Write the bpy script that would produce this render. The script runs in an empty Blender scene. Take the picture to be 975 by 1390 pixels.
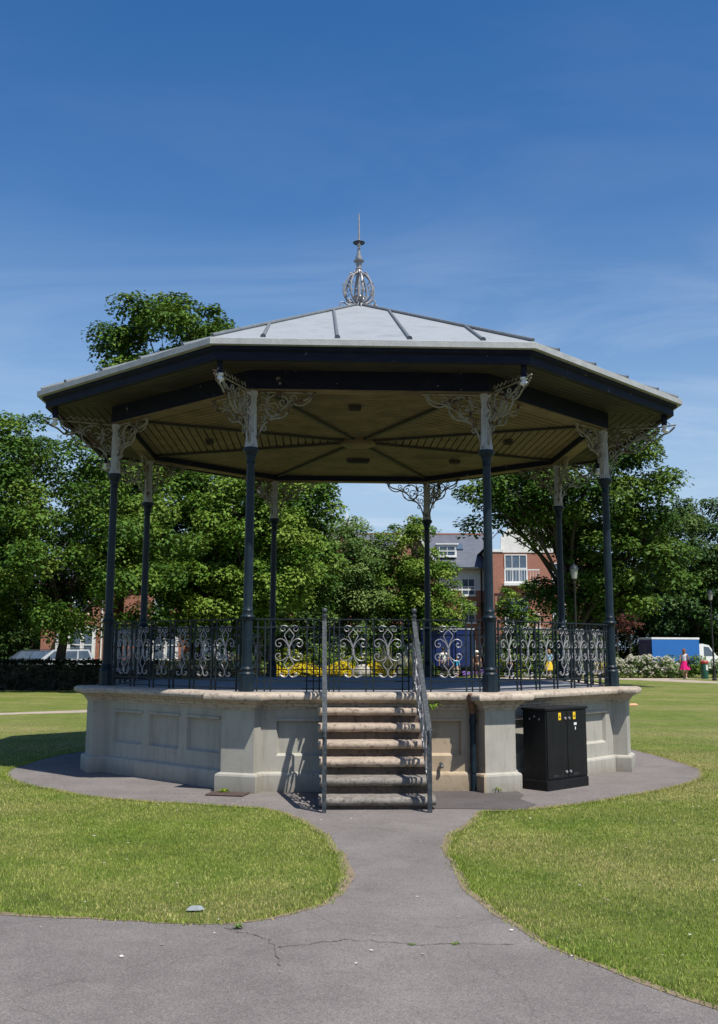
import bpy, bmesh, math, random
import numpy as np
from mathutils import Vector, Matrix
PI=math.pi
sc=bpy.context.scene
C=sc.collection
rng=np.random.default_rng(7)
random.seed(7)
TH=0.054219            # the bandstand's turn about its own axis

# ------------------------------------------------------------------ helpers
def tag(o,label=None,cat=None,group=None,kind=None):
    if label: o['label']=label
    if cat: o['category']=cat
    if group: o['group']=group
    if kind: o['kind']=kind
    return o
def empty(name,loc=(0,0,0),rz=0.0):
    o=bpy.data.objects.new(name,None); C.objects.link(o)
    o.location=loc; o.rotation_euler=(0,0,rz); o.empty_display_size=.3
    return o
class MB:
    def __init__(s): s.v=[]; s.f=[]
    def add(s,vs,fs):
        b=len(s.v); s.v+= [tuple(float(q) for q in p) for p in vs]; s.f+=[tuple(b+i for i in f) for f in fs]; return s
    def box(s,x0,x1,y0,y1,z0,z1):
        return s.add([(x0,y0,z0),(x1,y0,z0),(x1,y1,z0),(x0,y1,z0),(x0,y0,z1),(x1,y0,z1),(x1,y1,z1),(x0,y1,z1)],
          [(0,3,2,1),(4,5,6,7),(0,1,5,4),(1,2,6,5),(2,3,7,6),(3,0,4,7)])
    def bevbox(s,x0,x1,y0,y1,z0,z1,b=.01):
        bm=bmesh.new(); bmesh.ops.create_cube(bm,size=1)
        for v in bm.verts: v.co=Vector((x0+(v.co.x+.5)*(x1-x0),y0+(v.co.y+.5)*(y1-y0),z0+(v.co.z+.5)*(z1-z0)))
        bmesh.ops.bevel(bm,geom=bm.edges[:],offset=b,segments=2,affect='EDGES',profile=.5)
        bm.verts.index_update(); s.add([v.co for v in bm.verts],[[v.index for v in f.verts] for f in bm.faces]); bm.free(); return s
    def obox(s,c,ax,ay,az,hx,hy,hz):
        c=Vector(c);ax=Vector(ax)*hx;ay=Vector(ay)*hy;az=Vector(az)*hz
        vs=[c+sx*ax+sy*ay+sz*az for sz in(-1,1) for sy in(-1,1) for sx in(-1,1)]
        return s.add(vs,[(0,2,3,1),(4,5,7,6),(0,1,5,4),(1,3,7,5),(3,2,6,7),(2,0,4,6)])
    def bar(s,p,q,w,h,up=(0,0,1)):
        p=Vector(p);q=Vector(q);d=(q-p);L=d.length;d.normalize()
        u=Vector(up); x=d.cross(u)
        if x.length<1e-4: x=d.cross(Vector((0,1,0)))
        x.normalize(); y=x.cross(d)
        return s.obox((p+q)/2,d,x,y,L/2,w/2,h/2)
    def tube(s,pts,r,n=6,closed=False,cap=True):
        pts=[Vector(p) for p in pts]; m=len(pts)
        if m<2: return s
        rs=[float(q) for q in r] if isinstance(r,(list,tuple)) else [float(r)]*m
        T=[]
        for i in range(m):
            if closed: t=pts[(i+1)%m]-pts[i-1]
            else: t=pts[min(i+1,m-1)]-pts[max(i-1,0)]
            if t.length<1e-9: t=Vector((0,0,1))
            T.append(t.normalized())
        u=T[0].cross(Vector((0,0,1)))
        if u.length<1e-3: u=T[0].cross(Vector((0,1,0)))
        u.normalize(); vs=[];fs=[]
        for i in range(m):
            u=(u-T[i]*u.dot(T[i])); u.normalize(); w=T[i].cross(u)
            for k in range(n):
                a=2*PI*k/n; vs.append(pts[i]+rs[i]*(math.cos(a)*u+math.sin(a)*w))
        for i in range(m if closed else m-1):
            j=(i+1)%m
            for k in range(n): fs.append((i*n+k,i*n+(k+1)%n,j*n+(k+1)%n,j*n+k))
        if cap and not closed: fs.append(tuple(range(n-1,-1,-1))); fs.append(tuple((m-1)*n+k for k in range(n)))
        return s.add(vs,fs)
    def lathe(s,prof,n=24,cx=0,cy=0,flute=0,nf=0):
        vs=[];fs=[];m=len(prof)
        for (r,z) in prof:
            for k in range(n):
                a=2*PI*k/n; rr=r*(1-(flute if nf and k%2 else 0)); vs.append((cx+rr*math.cos(a),cy+rr*math.sin(a),z))
        for i in range(m-1):
            for k in range(n): fs.append((i*n+k,i*n+(k+1)%n,(i+1)*n+(k+1)%n,(i+1)*n+k))
        fs.append(tuple(range(n-1,-1,-1))); fs.append(tuple((m-1)*n+k for k in range(n)))
        return s.add(vs,fs)
    def prism(s,poly,z0,z1):
        n=len(poly)
        vs=[(x,y,z0) for x,y in poly]+[(x,y,z1) for x,y in poly]
        return s.add(vs,[tuple(range(n-1,-1,-1)),tuple(range(n,2*n))]+[(i,(i+1)%n,n+(i+1)%n,n+i) for i in range(n)])
    def extr(s,prof,y0,y1):            # profile in xz extruded along y
        n=len(prof); vs=[(x,y0,z) for x,z in prof]+[(x,y1,z) for x,z in prof]
        return s.add(vs,[tuple(range(n)),tuple(range(2*n-1,n-1,-1))]+[(i,n+i,n+(i+1)%n,(i+1)%n) for i in range(n)])
    def sphere(s,c,r,n=12,m=8,sz=1.0):
        prof=[(max(1e-4,r*math.sin(PI*i/m)),c[2]-r*sz*math.cos(PI*i/m)) for i in range(m+1)]
        return s.lathe(prof,n,c[0],c[1])
    def xf(s,M):
        s.v=[tuple(M@Vector(p)) for p in s.v]; return s
    def mesh(s,name,m,smooth=False,fix=True):
        me=bpy.data.meshes.new(name); me.from_pydata(s.v,[],s.f)
        if fix:
            bm=bmesh.new(); bm.from_mesh(me); bmesh.ops.recalc_face_normals(bm,faces=bm.faces[:]); bm.to_mesh(me); bm.free()
        if m: me.materials.append(m)
        if smooth:
            me.polygons.foreach_set('use_smooth',[True]*len(me.polygons))
            try: me.set_sharp_from_angle(angle=math.radians(38))
            except Exception: pass
        return me
    def build(s,name,m,parent=None,smooth=False,fix=True,loc=None,rz=None):
        o=bpy.data.objects.new(name,s.mesh(name,m,smooth,fix)); C.objects.link(o)
        if parent is not None: o.parent=parent
        if loc is not None: o.location=loc
        if rz is not None: o.rotation_euler=(0,0,rz)
        return o
def inst(name,me,parent,loc=(0,0,0),rz=0.0):
    o=bpy.data.objects.new(name,me); C.objects.link(o); o.parent=parent; o.location=loc; o.rotation_euler=(0,0,rz); return o
def kids(o): return [c for c in C.objects if c.parent==o]
def copy_tree(o,parent=None):
    c=o.copy(); C.objects.link(c); c.parent=parent
    for k in kids(o): copy_tree(k,c)
    return c
def spiral(cx,cy,r0,r1,a0,a1,n=16):
    return [(cx+(r0+(r1-r0)*i/n)*math.cos(a0+(a1-a0)*i/n),cy+(r0+(r1-r0)*i/n)*math.sin(a0+(a1-a0)*i/n)) for i in range(n+1)]
def smooth2(p,k=4):
    out=[];n=len(p)
    for i in range(n-1):
        p0=p[max(i-1,0)];p1=p[i];p2=p[i+1];p3=p[min(i+2,n-1)]
        for j in range(k):
            t=j/k
            out.append(tuple(.5*((2*p1[d])+(-p0[d]+p2[d])*t+(2*p0[d]-5*p1[d]+4*p2[d]-p3[d])*t*t+(-p0[d]+3*p1[d]-3*p2[d]+p3[d])*t**3) for d in range(len(p1))))
    out.append(tuple(p[-1])); return out

# ------------------------------------------------------------------ materials
def newmat(name):
    m=bpy.data.materials.new(name); m.use_nodes=True; nt=m.node_tree
    b=nt.nodes['Principled BSDF']; return m,nt,b
def N(nt,t,**kw):
    n=nt.nodes.new(t)
    for k,v in kw.items(): setattr(n,k,v)
    return n
def noise(nt,scale,detail=4,rough=.55,vec=None,dist=0):
    n=N(nt,'ShaderNodeTexNoise'); n.inputs['Scale'].default_value=scale; n.inputs['Detail'].default_value=detail
    n.inputs['Roughness'].default_value=rough; n.inputs['Distortion'].default_value=dist
    if vec: nt.links.new(vec,n.inputs['Vector'])
    return n.outputs['Fac']
def ramp(nt,fac,stops):
    r=N(nt,'ShaderNodeValToRGB'); nt.links.new(fac,r.inputs['Fac']); e=r.color_ramp.elements
    while len(e)<len(stops): e.new(.5)
    for i,(p,c) in enumerate(stops):
        e[i].position=p; e[i].color=(c[0],c[1],c[2],1) if hasattr(c,'__len__') else (c,c,c,1)
    return r.outputs['Color']
def mixc(nt,fac,a,b,mode='MIX'):
    m=N(nt,'ShaderNodeMix',data_type='RGBA',blend_type=mode)
    for sock,val in ((m.inputs['Factor'],fac),(m.inputs[6],a),(m.inputs[7],b)):
        if isinstance(val,(int,float)): sock.default_value=val
        elif isinstance(val,(tuple,list)): sock.default_value=(*val[:3],1)
        else: nt.links.new(val,sock)
    return m.outputs[2]
def bump(nt,b,h,strength=.3,dist=.01):
    n=N(nt,'ShaderNodeBump'); n.inputs['Strength'].default_value=strength; n.inputs['Distance'].default_value=dist
    nt.links.new(h,n.inputs['Height']); nt.links.new(n.outputs['Normal'],b.inputs['Normal'])
def objco(nt):
    return N(nt,'ShaderNodeTexCoord').outputs['Object']
def mapping(nt,vec,scale=(1,1,1),rot=(0,0,0)):
    m=N(nt,'ShaderNodeMapping'); m.inputs['Scale'].default_value=scale; m.inputs['Rotation'].default_value=rot
    nt.links.new(vec,m.inputs['Vector']); return m.outputs['Vector']
def pm(name,c1,c2=None,scale=6,rough=.6,metal=0,bs=0,bscale=40,spec=.5,contrast=(.35,.65),streak=None):
    m,nt,b=newmat(name); co=objco(nt)
    if c2 is None: c2=tuple(x*.82 for x in c1)
    v=co if streak is None else mapping(nt,co,streak)
    f=noise(nt,scale,5,.6,v)
    col=ramp(nt,f,[(contrast[0],c1),(contrast[1],c2)])
    f2=noise(nt,scale*9,3,.6,co)
    col=mixc(nt,.18,col,ramp(nt,f2,[(.3,.25),(.7,.95)]),'OVERLAY')
    nt.links.new(col,b.inputs['Base Color']); b.inputs['Roughness'].default_value=rough; b.inputs['Metallic'].default_value=metal
    b.inputs['Specular IOR Level'].default_value=spec
    if bs: bump(nt,b,noise(nt,bscale,5,.6,co),bs,.006)
    return m
M={}
M['navy']=pm('navy_paint',(.0065,.014,.022),(.012,.022,.030),9,.42,bs=.12,bscale=60,spec=.22)
def fasciamat():
    m,nt,b=newmat('navy_fascia_paint'); co=objco(nt)
    c=ramp(nt,noise(nt,5,5,.6,mapping(nt,co,(1,1,3))),[(.35,(.005,.0075,.020)),(.65,(.010,.013,.027))])
    c=mixc(nt,ramp(nt,noise(nt,6.5,5,.75,co),[(.665,0.0),(.69,.9)]),c,(.26,.23,.22))      # flaked patches of bare wood
    nt.links.new(c,b.inputs['Base Color']); b.inputs['Roughness'].default_value=.65; b.inputs['Specular IOR Level'].default_value=.15; return m
M['navy_fascia']=fasciamat()
def cabinetmat():
    m,nt,b=newmat('black_cabinet_paint'); co=objco(nt)
    c=ramp(nt,noise(nt,6,4,.6,co),[(.35,(.0045,.0045,.0055)),(.65,(.008,.008,.008))])
    c=mixc(nt,ramp(nt,noise(nt,11,6,.75,mapping(nt,co,(1,1,.3))),[(.60,0.0),(.78,.25)]),c,(.09,.085,.075))
    nt.links.new(c,b.inputs['Base Color']); nt.links.new(ramp(nt,noise(nt,5,4,.6,co),[(.3,.38),(.7,.65)]),b.inputs['Roughness']); b.inputs['Specular IOR Level'].default_value=.28
    bump(nt,b,noise(nt,3,2,.5,co),.12,.01); return m
M['black']=cabinetmat()
M['iron']=pm('dark_iron_paint',(.008,.014,.019),(.016,.023,.027),14,.55,bs=.12,spec=.2)
M['ironworn']=pm('worn_grey_iron',(.020,.027,.034),(.052,.06,.064),30,.5,bs=.2,bscale=120,contrast=(.42,.6))
M['silver']=pm('silver_paint',(.29,.28,.285),(.19,.19,.20),20,.42,metal=.15)
M['deck']=pm('deck_concrete',(.20,.21,.235),(.15,.16,.185),3,.8,bs=.15)
M['joint']=pm('dark_timber_rib',(.02,.017,.014),(.03,.025,.02),5,.7)
M['white']=pm('white_paint',(.72,.72,.70),(.60,.60,.58),4,.5)
M['glass']=pm('window_glass',(.05,.075,.11),(.08,.11,.15),1.5,.06,spec=.9)  # base colour lifted to blue to stand in for reflected sky
M['rubber']=pm('black_rubber',(.012,.012,.012),(.02,.02,.02),9,.8)
M['skin']=pm('skin',(.52,.30,.21),(.45,.25,.17),9,.55)
# peeling cream ironwork: rust shows where the paint has gone
def ironcream(nm,lo,hi,th):
    m,nt,b=newmat(nm); co=objco(nt)
    base=ramp(nt,noise(nt,12,4,.6,co),[(.3,lo),(.7,hi)])
    geo=N(nt,'ShaderNodeNewGeometry')
    f=noise(nt,7,6,.65,geo.outputs['Position'])
    col=mixc(nt,ramp(nt,f,[(th,0.0),(th+.08,1.0)]),base,(.055,.022,.013))
    nt.links.new(col,b.inputs['Base Color']); b.inputs['Roughness'].default_value=.6
    return m
M['cream']=ironcream('peeling_cream_ironwork_shaded',(.24,.225,.18),(.17,.155,.115),.50)  # brackets: canopy shade worked into the cream, plus more rust
M['flute']=ironcream('peeling_white_ironwork_lit',(.42,.42,.41),(.33,.325,.30),.60)  # lighter copy for the flutes: daylight on them put into the colour
# painted render of the plinth, with a brown stained bay beside the downpipe
def plinthmat():
    m,nt,b=newmat('pale_painted_render'); co=objco(nt)
    base=ramp(nt,noise(nt,2.2,5,.6,co),[(.3,(.36,.345,.30)),(.7,(.30,.287,.248))])
    st=noise(nt,5,6,.7,mapping(nt,co,(1.6,1.6,.35)))
    base=mixc(nt,ramp(nt,st,[(.48,0.0),(.74,.60)]),base,(.20,.185,.155))
    rs=noise(nt,14,4,.6,mapping(nt,co,(1,1,.06)))
    base=mixc(nt,ramp(nt,rs,[(.58,0.0),(.72,.35)]),base,(.15,.14,.12))
    base=mixc(nt,ramp(nt,noise(nt,19,3,.5,co),[(.735,0.0),(.75,.7)]),base,(.12,.10,.075))
    sp=N(nt,'ShaderNodeSeparateXYZ'); nt.links.new(co,sp.inputs[0])
    # brown bay: x .62..1.42 on the front
    mx=N(nt,'ShaderNodeMapRange'); mx.inputs[1].default_value=.55; mx.inputs[2].default_value=.66; nt.links.new(sp.outputs['X'],mx.inputs[0])
    mx2=N(nt,'ShaderNodeMapRange'); mx2.inputs[1].default_value=1.36; mx2.inputs[2].default_value=1.325; nt.links.new(sp.outputs['X'],mx2.inputs[0])
    my=N(nt,'ShaderNodeMapRange'); my.inputs[1].default_value=-3.3; my.inputs[2].default_value=-3.4; nt.links.new(sp.outputs['Y'],my.inputs[0])
    mu=N(nt,'ShaderNodeMath',operation='MULTIPLY'); nt.links.new(mx.outputs[0],mu.inputs[0]); nt.links.new(mx2.outputs[0],mu.inputs[1])
    mu2=N(nt,'ShaderNodeMath',operation='MULTIPLY'); nt.links.new(mu.outputs[0],mu2.inputs[0]); nt.links.new(my.outputs[0],mu2.inputs[1])
    n2=ramp(nt,noise(nt,6,5,.65,co),[(.25,(.30,.225,.145)),(.55,(.37,.30,.215)),(.75,(.24,.17,.105))])
    base=mixc(nt,mu2.outputs[0],base,n2)
    # splash-back grime near the ground has an uneven edge
    mz=N(nt,'ShaderNodeMapRange'); mz.inputs[1].default_value=.16; mz.inputs[2].default_value=.0; nt.links.new(sp.outputs['Z'],mz.inputs[0])
    mm=N(nt,'ShaderNodeMath',operation='MULTIPLY'); nt.links.new(mz.outputs[0],mm.inputs[0]); nt.links.new(noise(nt,9,4,.7,co),mm.inputs[1])
    base=mixc(nt,mm.outputs[0],base,(.16,.13,.09))
    nt.links.new(base,b.inputs['Base Color']); b.inputs['Roughness'].default_value=.85; b.inputs['Specular IOR Level'].default_value=.25
    bump(nt,b,noise(nt,55,6,.65,co),.35,.006)
    return m
M['plinth']=plinthmat()
def stone(name,a,bc,dark,sc_=5):
    m,nt,b=newmat(name); co=objco(nt)
    base=ramp(nt,noise(nt,sc_,5,.65,co),[(.3,a),(.7,bc)])
    base=mixc(nt,ramp(nt,noise(nt,22,6,.7,co),[(.50,0.0),(.66,.85)]),base,dark)
    base=mixc(nt,ramp(nt,noise(nt,3.1,3,.6,mapping(nt,co,(1,1,.4))),[(.55,0.0),(.8,.5)]),base,dark)
    nt.links.new(base,b.inputs['Base Color']); b.inputs['Roughness'].default_value=.85; b.inputs['Specular IOR Level'].default_value=.25
    bump(nt,b,noise(nt,70,6,.7,co),.5,.006); return m
M['coping']=stone('sandstone_coping',(.43,.37,.30),(.35,.295,.235),(.13,.10,.08))
M['tread']=stone('worn_pink_stone_tread',(.38,.31,.245),(.30,.24,.185),(.075,.055,.043),7)
M['treadgrey']=stone('grey_weathered_stone_tread',(.22,.20,.175),(.165,.148,.13),(.05,.043,.037),9)
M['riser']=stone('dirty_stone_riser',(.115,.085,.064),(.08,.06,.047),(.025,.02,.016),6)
# lead
def lead():
    m,nt,b=newmat('weathered_lead'); co=objco(nt)
    c=ramp(nt,noise(nt,2.0,6,.65,mapping(nt,co,(1,1,1))),[(.3,(.215,.235,.25)),(.55,(.26,.28,.295)),(.75,(.18,.197,.21))])
    c=mixc(nt,ramp(nt,noise(nt,14,5,.7,co),[(.55,0.0),(.8,.55)]),c,(.15,.162,.17))
    nt.links.new(c,b.inputs['Base Color']); b.inputs['Roughness'].default_value=.62; b.inputs['Metallic'].default_value=.0
    bump(nt,b,noise(nt,9,5,.6,co),.25,.02); return m
M['lead']=lead()
M['leadroll']=pm('dark_lead_roll',(.13,.147,.158),(.095,.108,.118),12,.6)
M['leadrim']=pm('grey_lead_rim',(.33,.34,.335),(.26,.27,.27),6,.6,bs=.1)
# painted boards, old cream with dark stains
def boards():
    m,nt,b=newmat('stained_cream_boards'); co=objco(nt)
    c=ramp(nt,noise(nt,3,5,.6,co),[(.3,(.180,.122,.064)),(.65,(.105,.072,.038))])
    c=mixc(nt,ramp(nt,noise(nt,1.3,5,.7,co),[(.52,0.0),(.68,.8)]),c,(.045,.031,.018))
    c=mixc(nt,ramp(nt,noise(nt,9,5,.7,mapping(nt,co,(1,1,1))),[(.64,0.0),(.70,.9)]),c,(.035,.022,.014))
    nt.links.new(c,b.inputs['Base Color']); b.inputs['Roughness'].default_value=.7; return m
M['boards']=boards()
M['soffit']=pm('shade_darkened_soffit_boards',(.034,.025,.015),(.014,.010,.0065),2.5,.75,contrast=(.4,.6))  # grimy boards, darkened further so the colour carries the shade under the eaves
# asphalt
def asphalt(name,a,bcol,cracks=True):
    m,nt,b=newmat(name); co=objco(nt)
    c=ramp(nt,noise(nt,.55,5,.6,co),[(.3,a),(.7,bcol)])
    c=mixc(nt,.7,c,ramp(nt,noise(nt,130,2,.7,co),[(.25,.12),(.5,.5),(.78,.95)]),'OVERLAY')
    c=mixc(nt,.35,c,ramp(nt,noise(nt,1.9,6,.75,co),[(.3,.25),(.5,.5),(.7,.75)]),'OVERLAY')
    c=mixc(nt,ramp(nt,noise(nt,45,2,.5,co),[(.70,0.0),(.74,.6)]),c,(.30,.28,.26))
    c=mixc(nt,ramp(nt,noise(nt,5,5,.7,co),[(.55,0.0),(.75,.35)]),c,tuple(x*.6 for x in a))
    if cracks:
        vo=N(nt,'ShaderNodeTexVoronoi',feature='DISTANCE_TO_EDGE'); vo.inputs['Scale'].default_value=.42
        nz=N(nt,'ShaderNodeTexNoise'); nz.inputs['Scale'].default_value=2.2; nz.inputs['Detail'].default_value=6; nt.links.new(co,nz.inputs['Vector'])
        ad=N(nt,'ShaderNodeMixRGB',blend_type='ADD'); ad.inputs[0].default_value=.45; nt.links.new(co,ad.inputs[1]); nt.links.new(nz.outputs['Color'],ad.inputs[2])
        nt.links.new(ad.outputs[0],vo.inputs['Vector'])
        ck=ramp(nt,vo.outputs['Distance'],[(.0,.30),(.004,0.0)])
        c=mixc(nt,ck,c,(.045,.04,.036))
    nt.links.new(c,b.inputs['Base Color']); b.inputs['Roughness'].default_value=.9; b.inputs['Specular IOR Level'].default_value=.2
    bump(nt,b,noise(nt,160,3,.7,co),.6,.006); return m
M['asphalt']=asphalt('weathered_asphalt',(.175,.158,.149),(.140,.125,.118))
M['asphaltdark']=asphalt('newer_asphalt_patch',(.075,.066,.066),(.095,.085,.083),False)
M['palepath']=asphalt('pale_gravel_path',(.36,.30,.24),(.30,.25,.20),False)
# grass: sheet and blades read the same world-position noise
def grassmat(name,blade):
    m,nt,b=newmat(name); geo=N(nt,'ShaderNodeNewGeometry'); pos=mapping(nt,geo.outputs['Position'],(1,1,0))
    big=noise(nt,.32,6,.65,pos); mid=noise(nt,1.7,5,.65,pos)
    green=ramp(nt,mid,[(.3,(.085,.145,.014)),(.55,(.140,.190,.026)),(.75,(.215,.235,.055))])
    dry=ramp(nt,noise(nt,6,4,.6,pos),[(.3,(.27,.235,.085)),(.7,(.36,.30,.14))])
    dm=N(nt,'ShaderNodeMath',operation='ADD'); nt.links.new(big,dm.inputs[0]); 
    if blade:
        at=N(nt,'ShaderNodeAttribute',attribute_name='tint')
        sh=N(nt,'ShaderNodeMath',operation='MULTIPLY_ADD'); sh.inputs[1].default_value=.45; sh.inputs[2].default_value=-.29
        nt.links.new(at.outputs['Fac'],sh.inputs[0]); nt.links.new(sh.outputs[0],dm.inputs[1])
    else:
        fn=N(nt,'ShaderNodeMath',operation='MULTIPLY_ADD'); fn.inputs[1].default_value=1.0; fn.inputs[2].default_value=-.54
        nt.links.new(noise(nt,26,4,.75,pos),fn.inputs[0]); nt.links.new(fn.outputs[0],dm.inputs[1])
    dr=ramp(nt,dm.outputs[0],[(.38,0.0),(.68,.85)])
    c=mixc(nt,dr,green,dry)
    if blade: c=mixc(nt,1.0,c,ramp(nt,at.outputs['Fac'],[(.0,1.05),(.5,1.55),(1.0,2.2)]),'MULTIPLY')
    if not blade:
        # mower passes: long strips of a slightly different green
        w=N(nt,'ShaderNodeTexWave',wave_type='BANDS',bands_direction='Y'); w.inputs['Scale'].default_value=.16; w.inputs['Distortion'].default_value=3; w.inputs['Detail'].default_value=3
        w.inputs['Detail Scale'].default_value=.35
        nt.links.new(pos,w.inputs['Vector'])
        c=mixc(nt,ramp(nt,w.outputs['Fac'],[(.2,0.0),(.9,.35)]),c,(.15,.145,.045))
        c=mixc(nt,.75,c,ramp(nt,noise(nt,70,3,.75,pos),[(.28,.10),(.5,.42),(.75,.9)]),'OVERLAY')
        c=mixc(nt,.55,c,ramp(nt,noise(nt,9,5,.75,pos),[(.28,.2),(.5,.45),(.75,.85)]),'OVERLAY')
    nt.links.new(c,b.inputs['Base Color']); b.inputs['Roughness'].default_value=.75; b.inputs['Specular IOR Level'].default_value=.2
    if blade:
        tr=N(nt,'ShaderNodeBsdfTranslucent'); nt.links.new(c,tr.inputs['Color'])
        mx=N(nt,'ShaderNodeMixShader'); mx.inputs[0].default_value=.3
        nt.links.new(b.outputs[0],mx.inputs[1]); nt.links.new(tr.outputs[0],mx.inputs[2])
        nt.links.new(mx.outputs[0],nt.nodes['Material Output'].inputs['Surface'])
    else: bump(nt,b,noise(nt,60,4,.8,pos),.8,.03)
    return m
M['lawn']=grassmat('mown_lawn',False); M['blades']=grassmat('grass_blade',True)
def leafmat(name,dark,mid,light,trans=.3,rough=.6):
    m,nt,b=newmat(name); at=N(nt,'ShaderNodeAttribute',attribute_name='tint')
    c=ramp(nt,at.outputs['Fac'],[(.1,dark),(.5,mid),(.92,light)])
    nt.links.new(c,b.inputs['Base Color']); b.inputs['Roughness'].default_value=rough; b.inputs['Specular IOR Level'].default_value=.15
    tr=N(nt,'ShaderNodeBsdfTranslucent'); nt.links.new(mixc(nt,.35,c,(.16,.2,.02)),tr.inputs['Color'])
    mx=N(nt,'ShaderNodeMixShader'); mx.inputs[0].default_value=trans
    nt.links.new(b.outputs[0],mx.inputs[1]); nt.links.new(tr.outputs[0],mx.inputs[2])
    nt.links.new(mx.outputs[0],nt.nodes['Material Output'].inputs['Surface']); return m
M['leaf_chestnut']=leafmat('chestnut_leaf',(.026,.068,.008),(.062,.128,.014),(.130,.195,.030),.14)
M['leaf_dark']=leafmat('dark_leaf',(.020,.054,.014),(.042,.088,.019),(.085,.135,.032),.12)
M['leaf_bright']=leafmat('bright_maple_leaf',(.042,.105,.009),(.095,.175,.019),(.175,.250,.040),.18)
M['leaf_deep']=leafmat('deep_green_leaf',(.022,.060,.007),(.050,.105,.012),(.108,.165,.026),.14)
M['leaf_soft']=leafmat('soft_grey_green_leaf',(.062,.125,.030),(.115,.190,.048),(.180,.255,.075),.24)
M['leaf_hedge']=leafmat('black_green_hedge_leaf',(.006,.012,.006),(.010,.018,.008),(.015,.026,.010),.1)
M['leaf_purple']=leafmat('purple_plum_leaf',(.06,.018,.018),(.11,.03,.026),(.16,.06,.04),.2)
M['leaf_yellow']=leafmat('golden_leaf',(.40,.30,.015),(.58,.45,.02),(.70,.58,.03),.2)
M['leaf_lime']=leafmat('lime_shrub_leaf',(.07,.13,.012),(.14,.20,.02),(.26,.28,.03),.25)
M['petal_white']=leafmat('cream_white_blossom',(.42,.40,.30),(.58,.55,.45),(.70,.68,.60),.15)
M['petal_purple']=leafmat('violet_flower',(.16,.09,.33),(.24,.14,.45),(.32,.22,.52),.15)
M['bark']=pm('dark_bark',(.045,.035,.026),(.025,.02,.016),7,.9,bs=.6,bscale=25,streak=(4,4,.7))

# ------------------------------------------------------------------ camera, sky, sun
YAW,PIT,ROLL=0.014307,0.163442,0.003441
def cambasis(v):
    x,y,z=v
    c,s=math.cos(ROLL),math.sin(ROLL); x,z=c*x-s*z,s*x+c*z
    c,s=math.cos(PIT),math.sin(PIT); y,z=c*y-s*z,s*y+c*z
    c,s=math.cos(YAW),math.sin(YAW); x,y=c*x-s*y,s*x+c*y
    return Vector((x,y,z))
cd=bpy.data.cameras.new('camera'); cam=bpy.data.objects.new('camera',cd); C.objects.link(cam)
Rm=Matrix((cambasis((1,0,0)),cambasis((0,0,1)),-cambasis((0,1,0)))).transposed()
cam.matrix_world=Matrix.Translation((.24379,-16.0398,1.63))@Rm.to_4x4()
cd.sensor_fit='VERTICAL'; cd.sensor_height=36; cd.sensor_width=36; cd.lens=1402.29/1390*36; cd.shift_y=-45/1390
cd.clip_start=.1; cd.clip_end=3000
sc.camera=cam
SEL,SAZ=math.radians(60.5),math.radians(41)      # sun: height; turned from straight in front towards the right
sd=Vector((math.cos(SEL)*math.sin(SAZ),-math.cos(SEL)*math.cos(SAZ),math.sin(SEL)))
sl=bpy.data.lights.new('sun','SUN'); so=bpy.data.objects.new('sun',sl); C.objects.link(so)
sl.energy=5.0; sl.angle=math.radians(.53); sl.color=(1,.955,.88)
so.rotation_euler=sd.to_track_quat('Z','Y').to_euler(); so.location=(20,-30,40)
w=bpy.data.worlds.new('World'); sc.world=w; w.use_nodes=True; nt=w.node_tree
bg=nt.nodes['Background']
sky=N(nt,'ShaderNodeTexSky',sky_type='NISHITA'); sky.sun_disc=False; sky.sun_elevation=SEL; sky.sun_rotation=math.atan2(sd.x,sd.y)
sky.air_density=1.1; sky.dust_density=.7; sky.ozone_density=2.4; sky.altitude=50
tc=N(nt,'ShaderNodeTexCoord'); gen=tc.outputs['Generated']
sp=N(nt,'ShaderNodeSeparateXYZ'); nt.links.new(gen,sp.inputs[0])
# clouds: planar projection so that they thin out and flatten towards the horizon
zc=N(nt,'ShaderNodeMath',operation='MAXIMUM'); nt.links.new(sp.outputs['Z'],zc.inputs[0]); zc.inputs[1].default_value=.02
za=N(nt,'ShaderNodeMath',operation='ADD'); nt.links.new(zc.outputs[0],za.inputs[0]); za.inputs[1].default_value=.12
dv=N(nt,'ShaderNodeVectorMath',operation='DIVIDE'); cb=N(nt,'ShaderNodeCombineXYZ')
for i in range(3): nt.links.new(za.outputs[0],cb.inputs[i])
nt.links.new(gen,dv.inputs[0]); nt.links.new(cb.outputs[0],dv.inputs[1])
wisps=noise(nt,1.0,8,.62,mapping(nt,dv.outputs[0],(.8,1.7,0),(0,0,.5)),1.6)
soft=noise(nt,.9,3,.5,mapping(nt,dv.outputs[0],(.5,.5,0)))
wm=N(nt,'ShaderNodeMath',operation='MULTIPLY'); nt.links.new(ramp(nt,wisps,[(.42,0.0),(.74,1.0)]),wm.inputs[0]); nt.links.new(ramp(nt,soft,[(.35,.15),(.65,1.0)]),wm.inputs[1])
band=ramp(nt,sp.outputs['Z'],[(.0,.40),(.12,.62),(.27,.42),(.40,.08),(.6,0.03)])
wm2=N(nt,'ShaderNodeMath',operation='MULTIPLY'); nt.links.new(wm.outputs[0],wm2.inputs[0]); nt.links.new(band,wm2.inputs[1])
hs=N(nt,'ShaderNodeHueSaturation'); hs.inputs['Hue'].default_value=.506; hs.inputs['Saturation'].default_value=1.36; hs.inputs['Value'].default_value=1.0; nt.links.new(sky.outputs[0],hs.inputs['Color'])
haze=ramp(nt,sp.outputs['Z'],[(.0,.95),(.15,.72),(.26,.28),(.40,.04),(.55,0.0)])
skh=mixc(nt,haze,hs.outputs[0],(3.5,4.8,6.5))
skc=mixc(nt,wm2.outputs[0],skh,(6.0,6.6,7.5))
nt.links.new(skc,bg.inputs['Color']); bg.inputs['Strength'].default_value=.094
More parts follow.
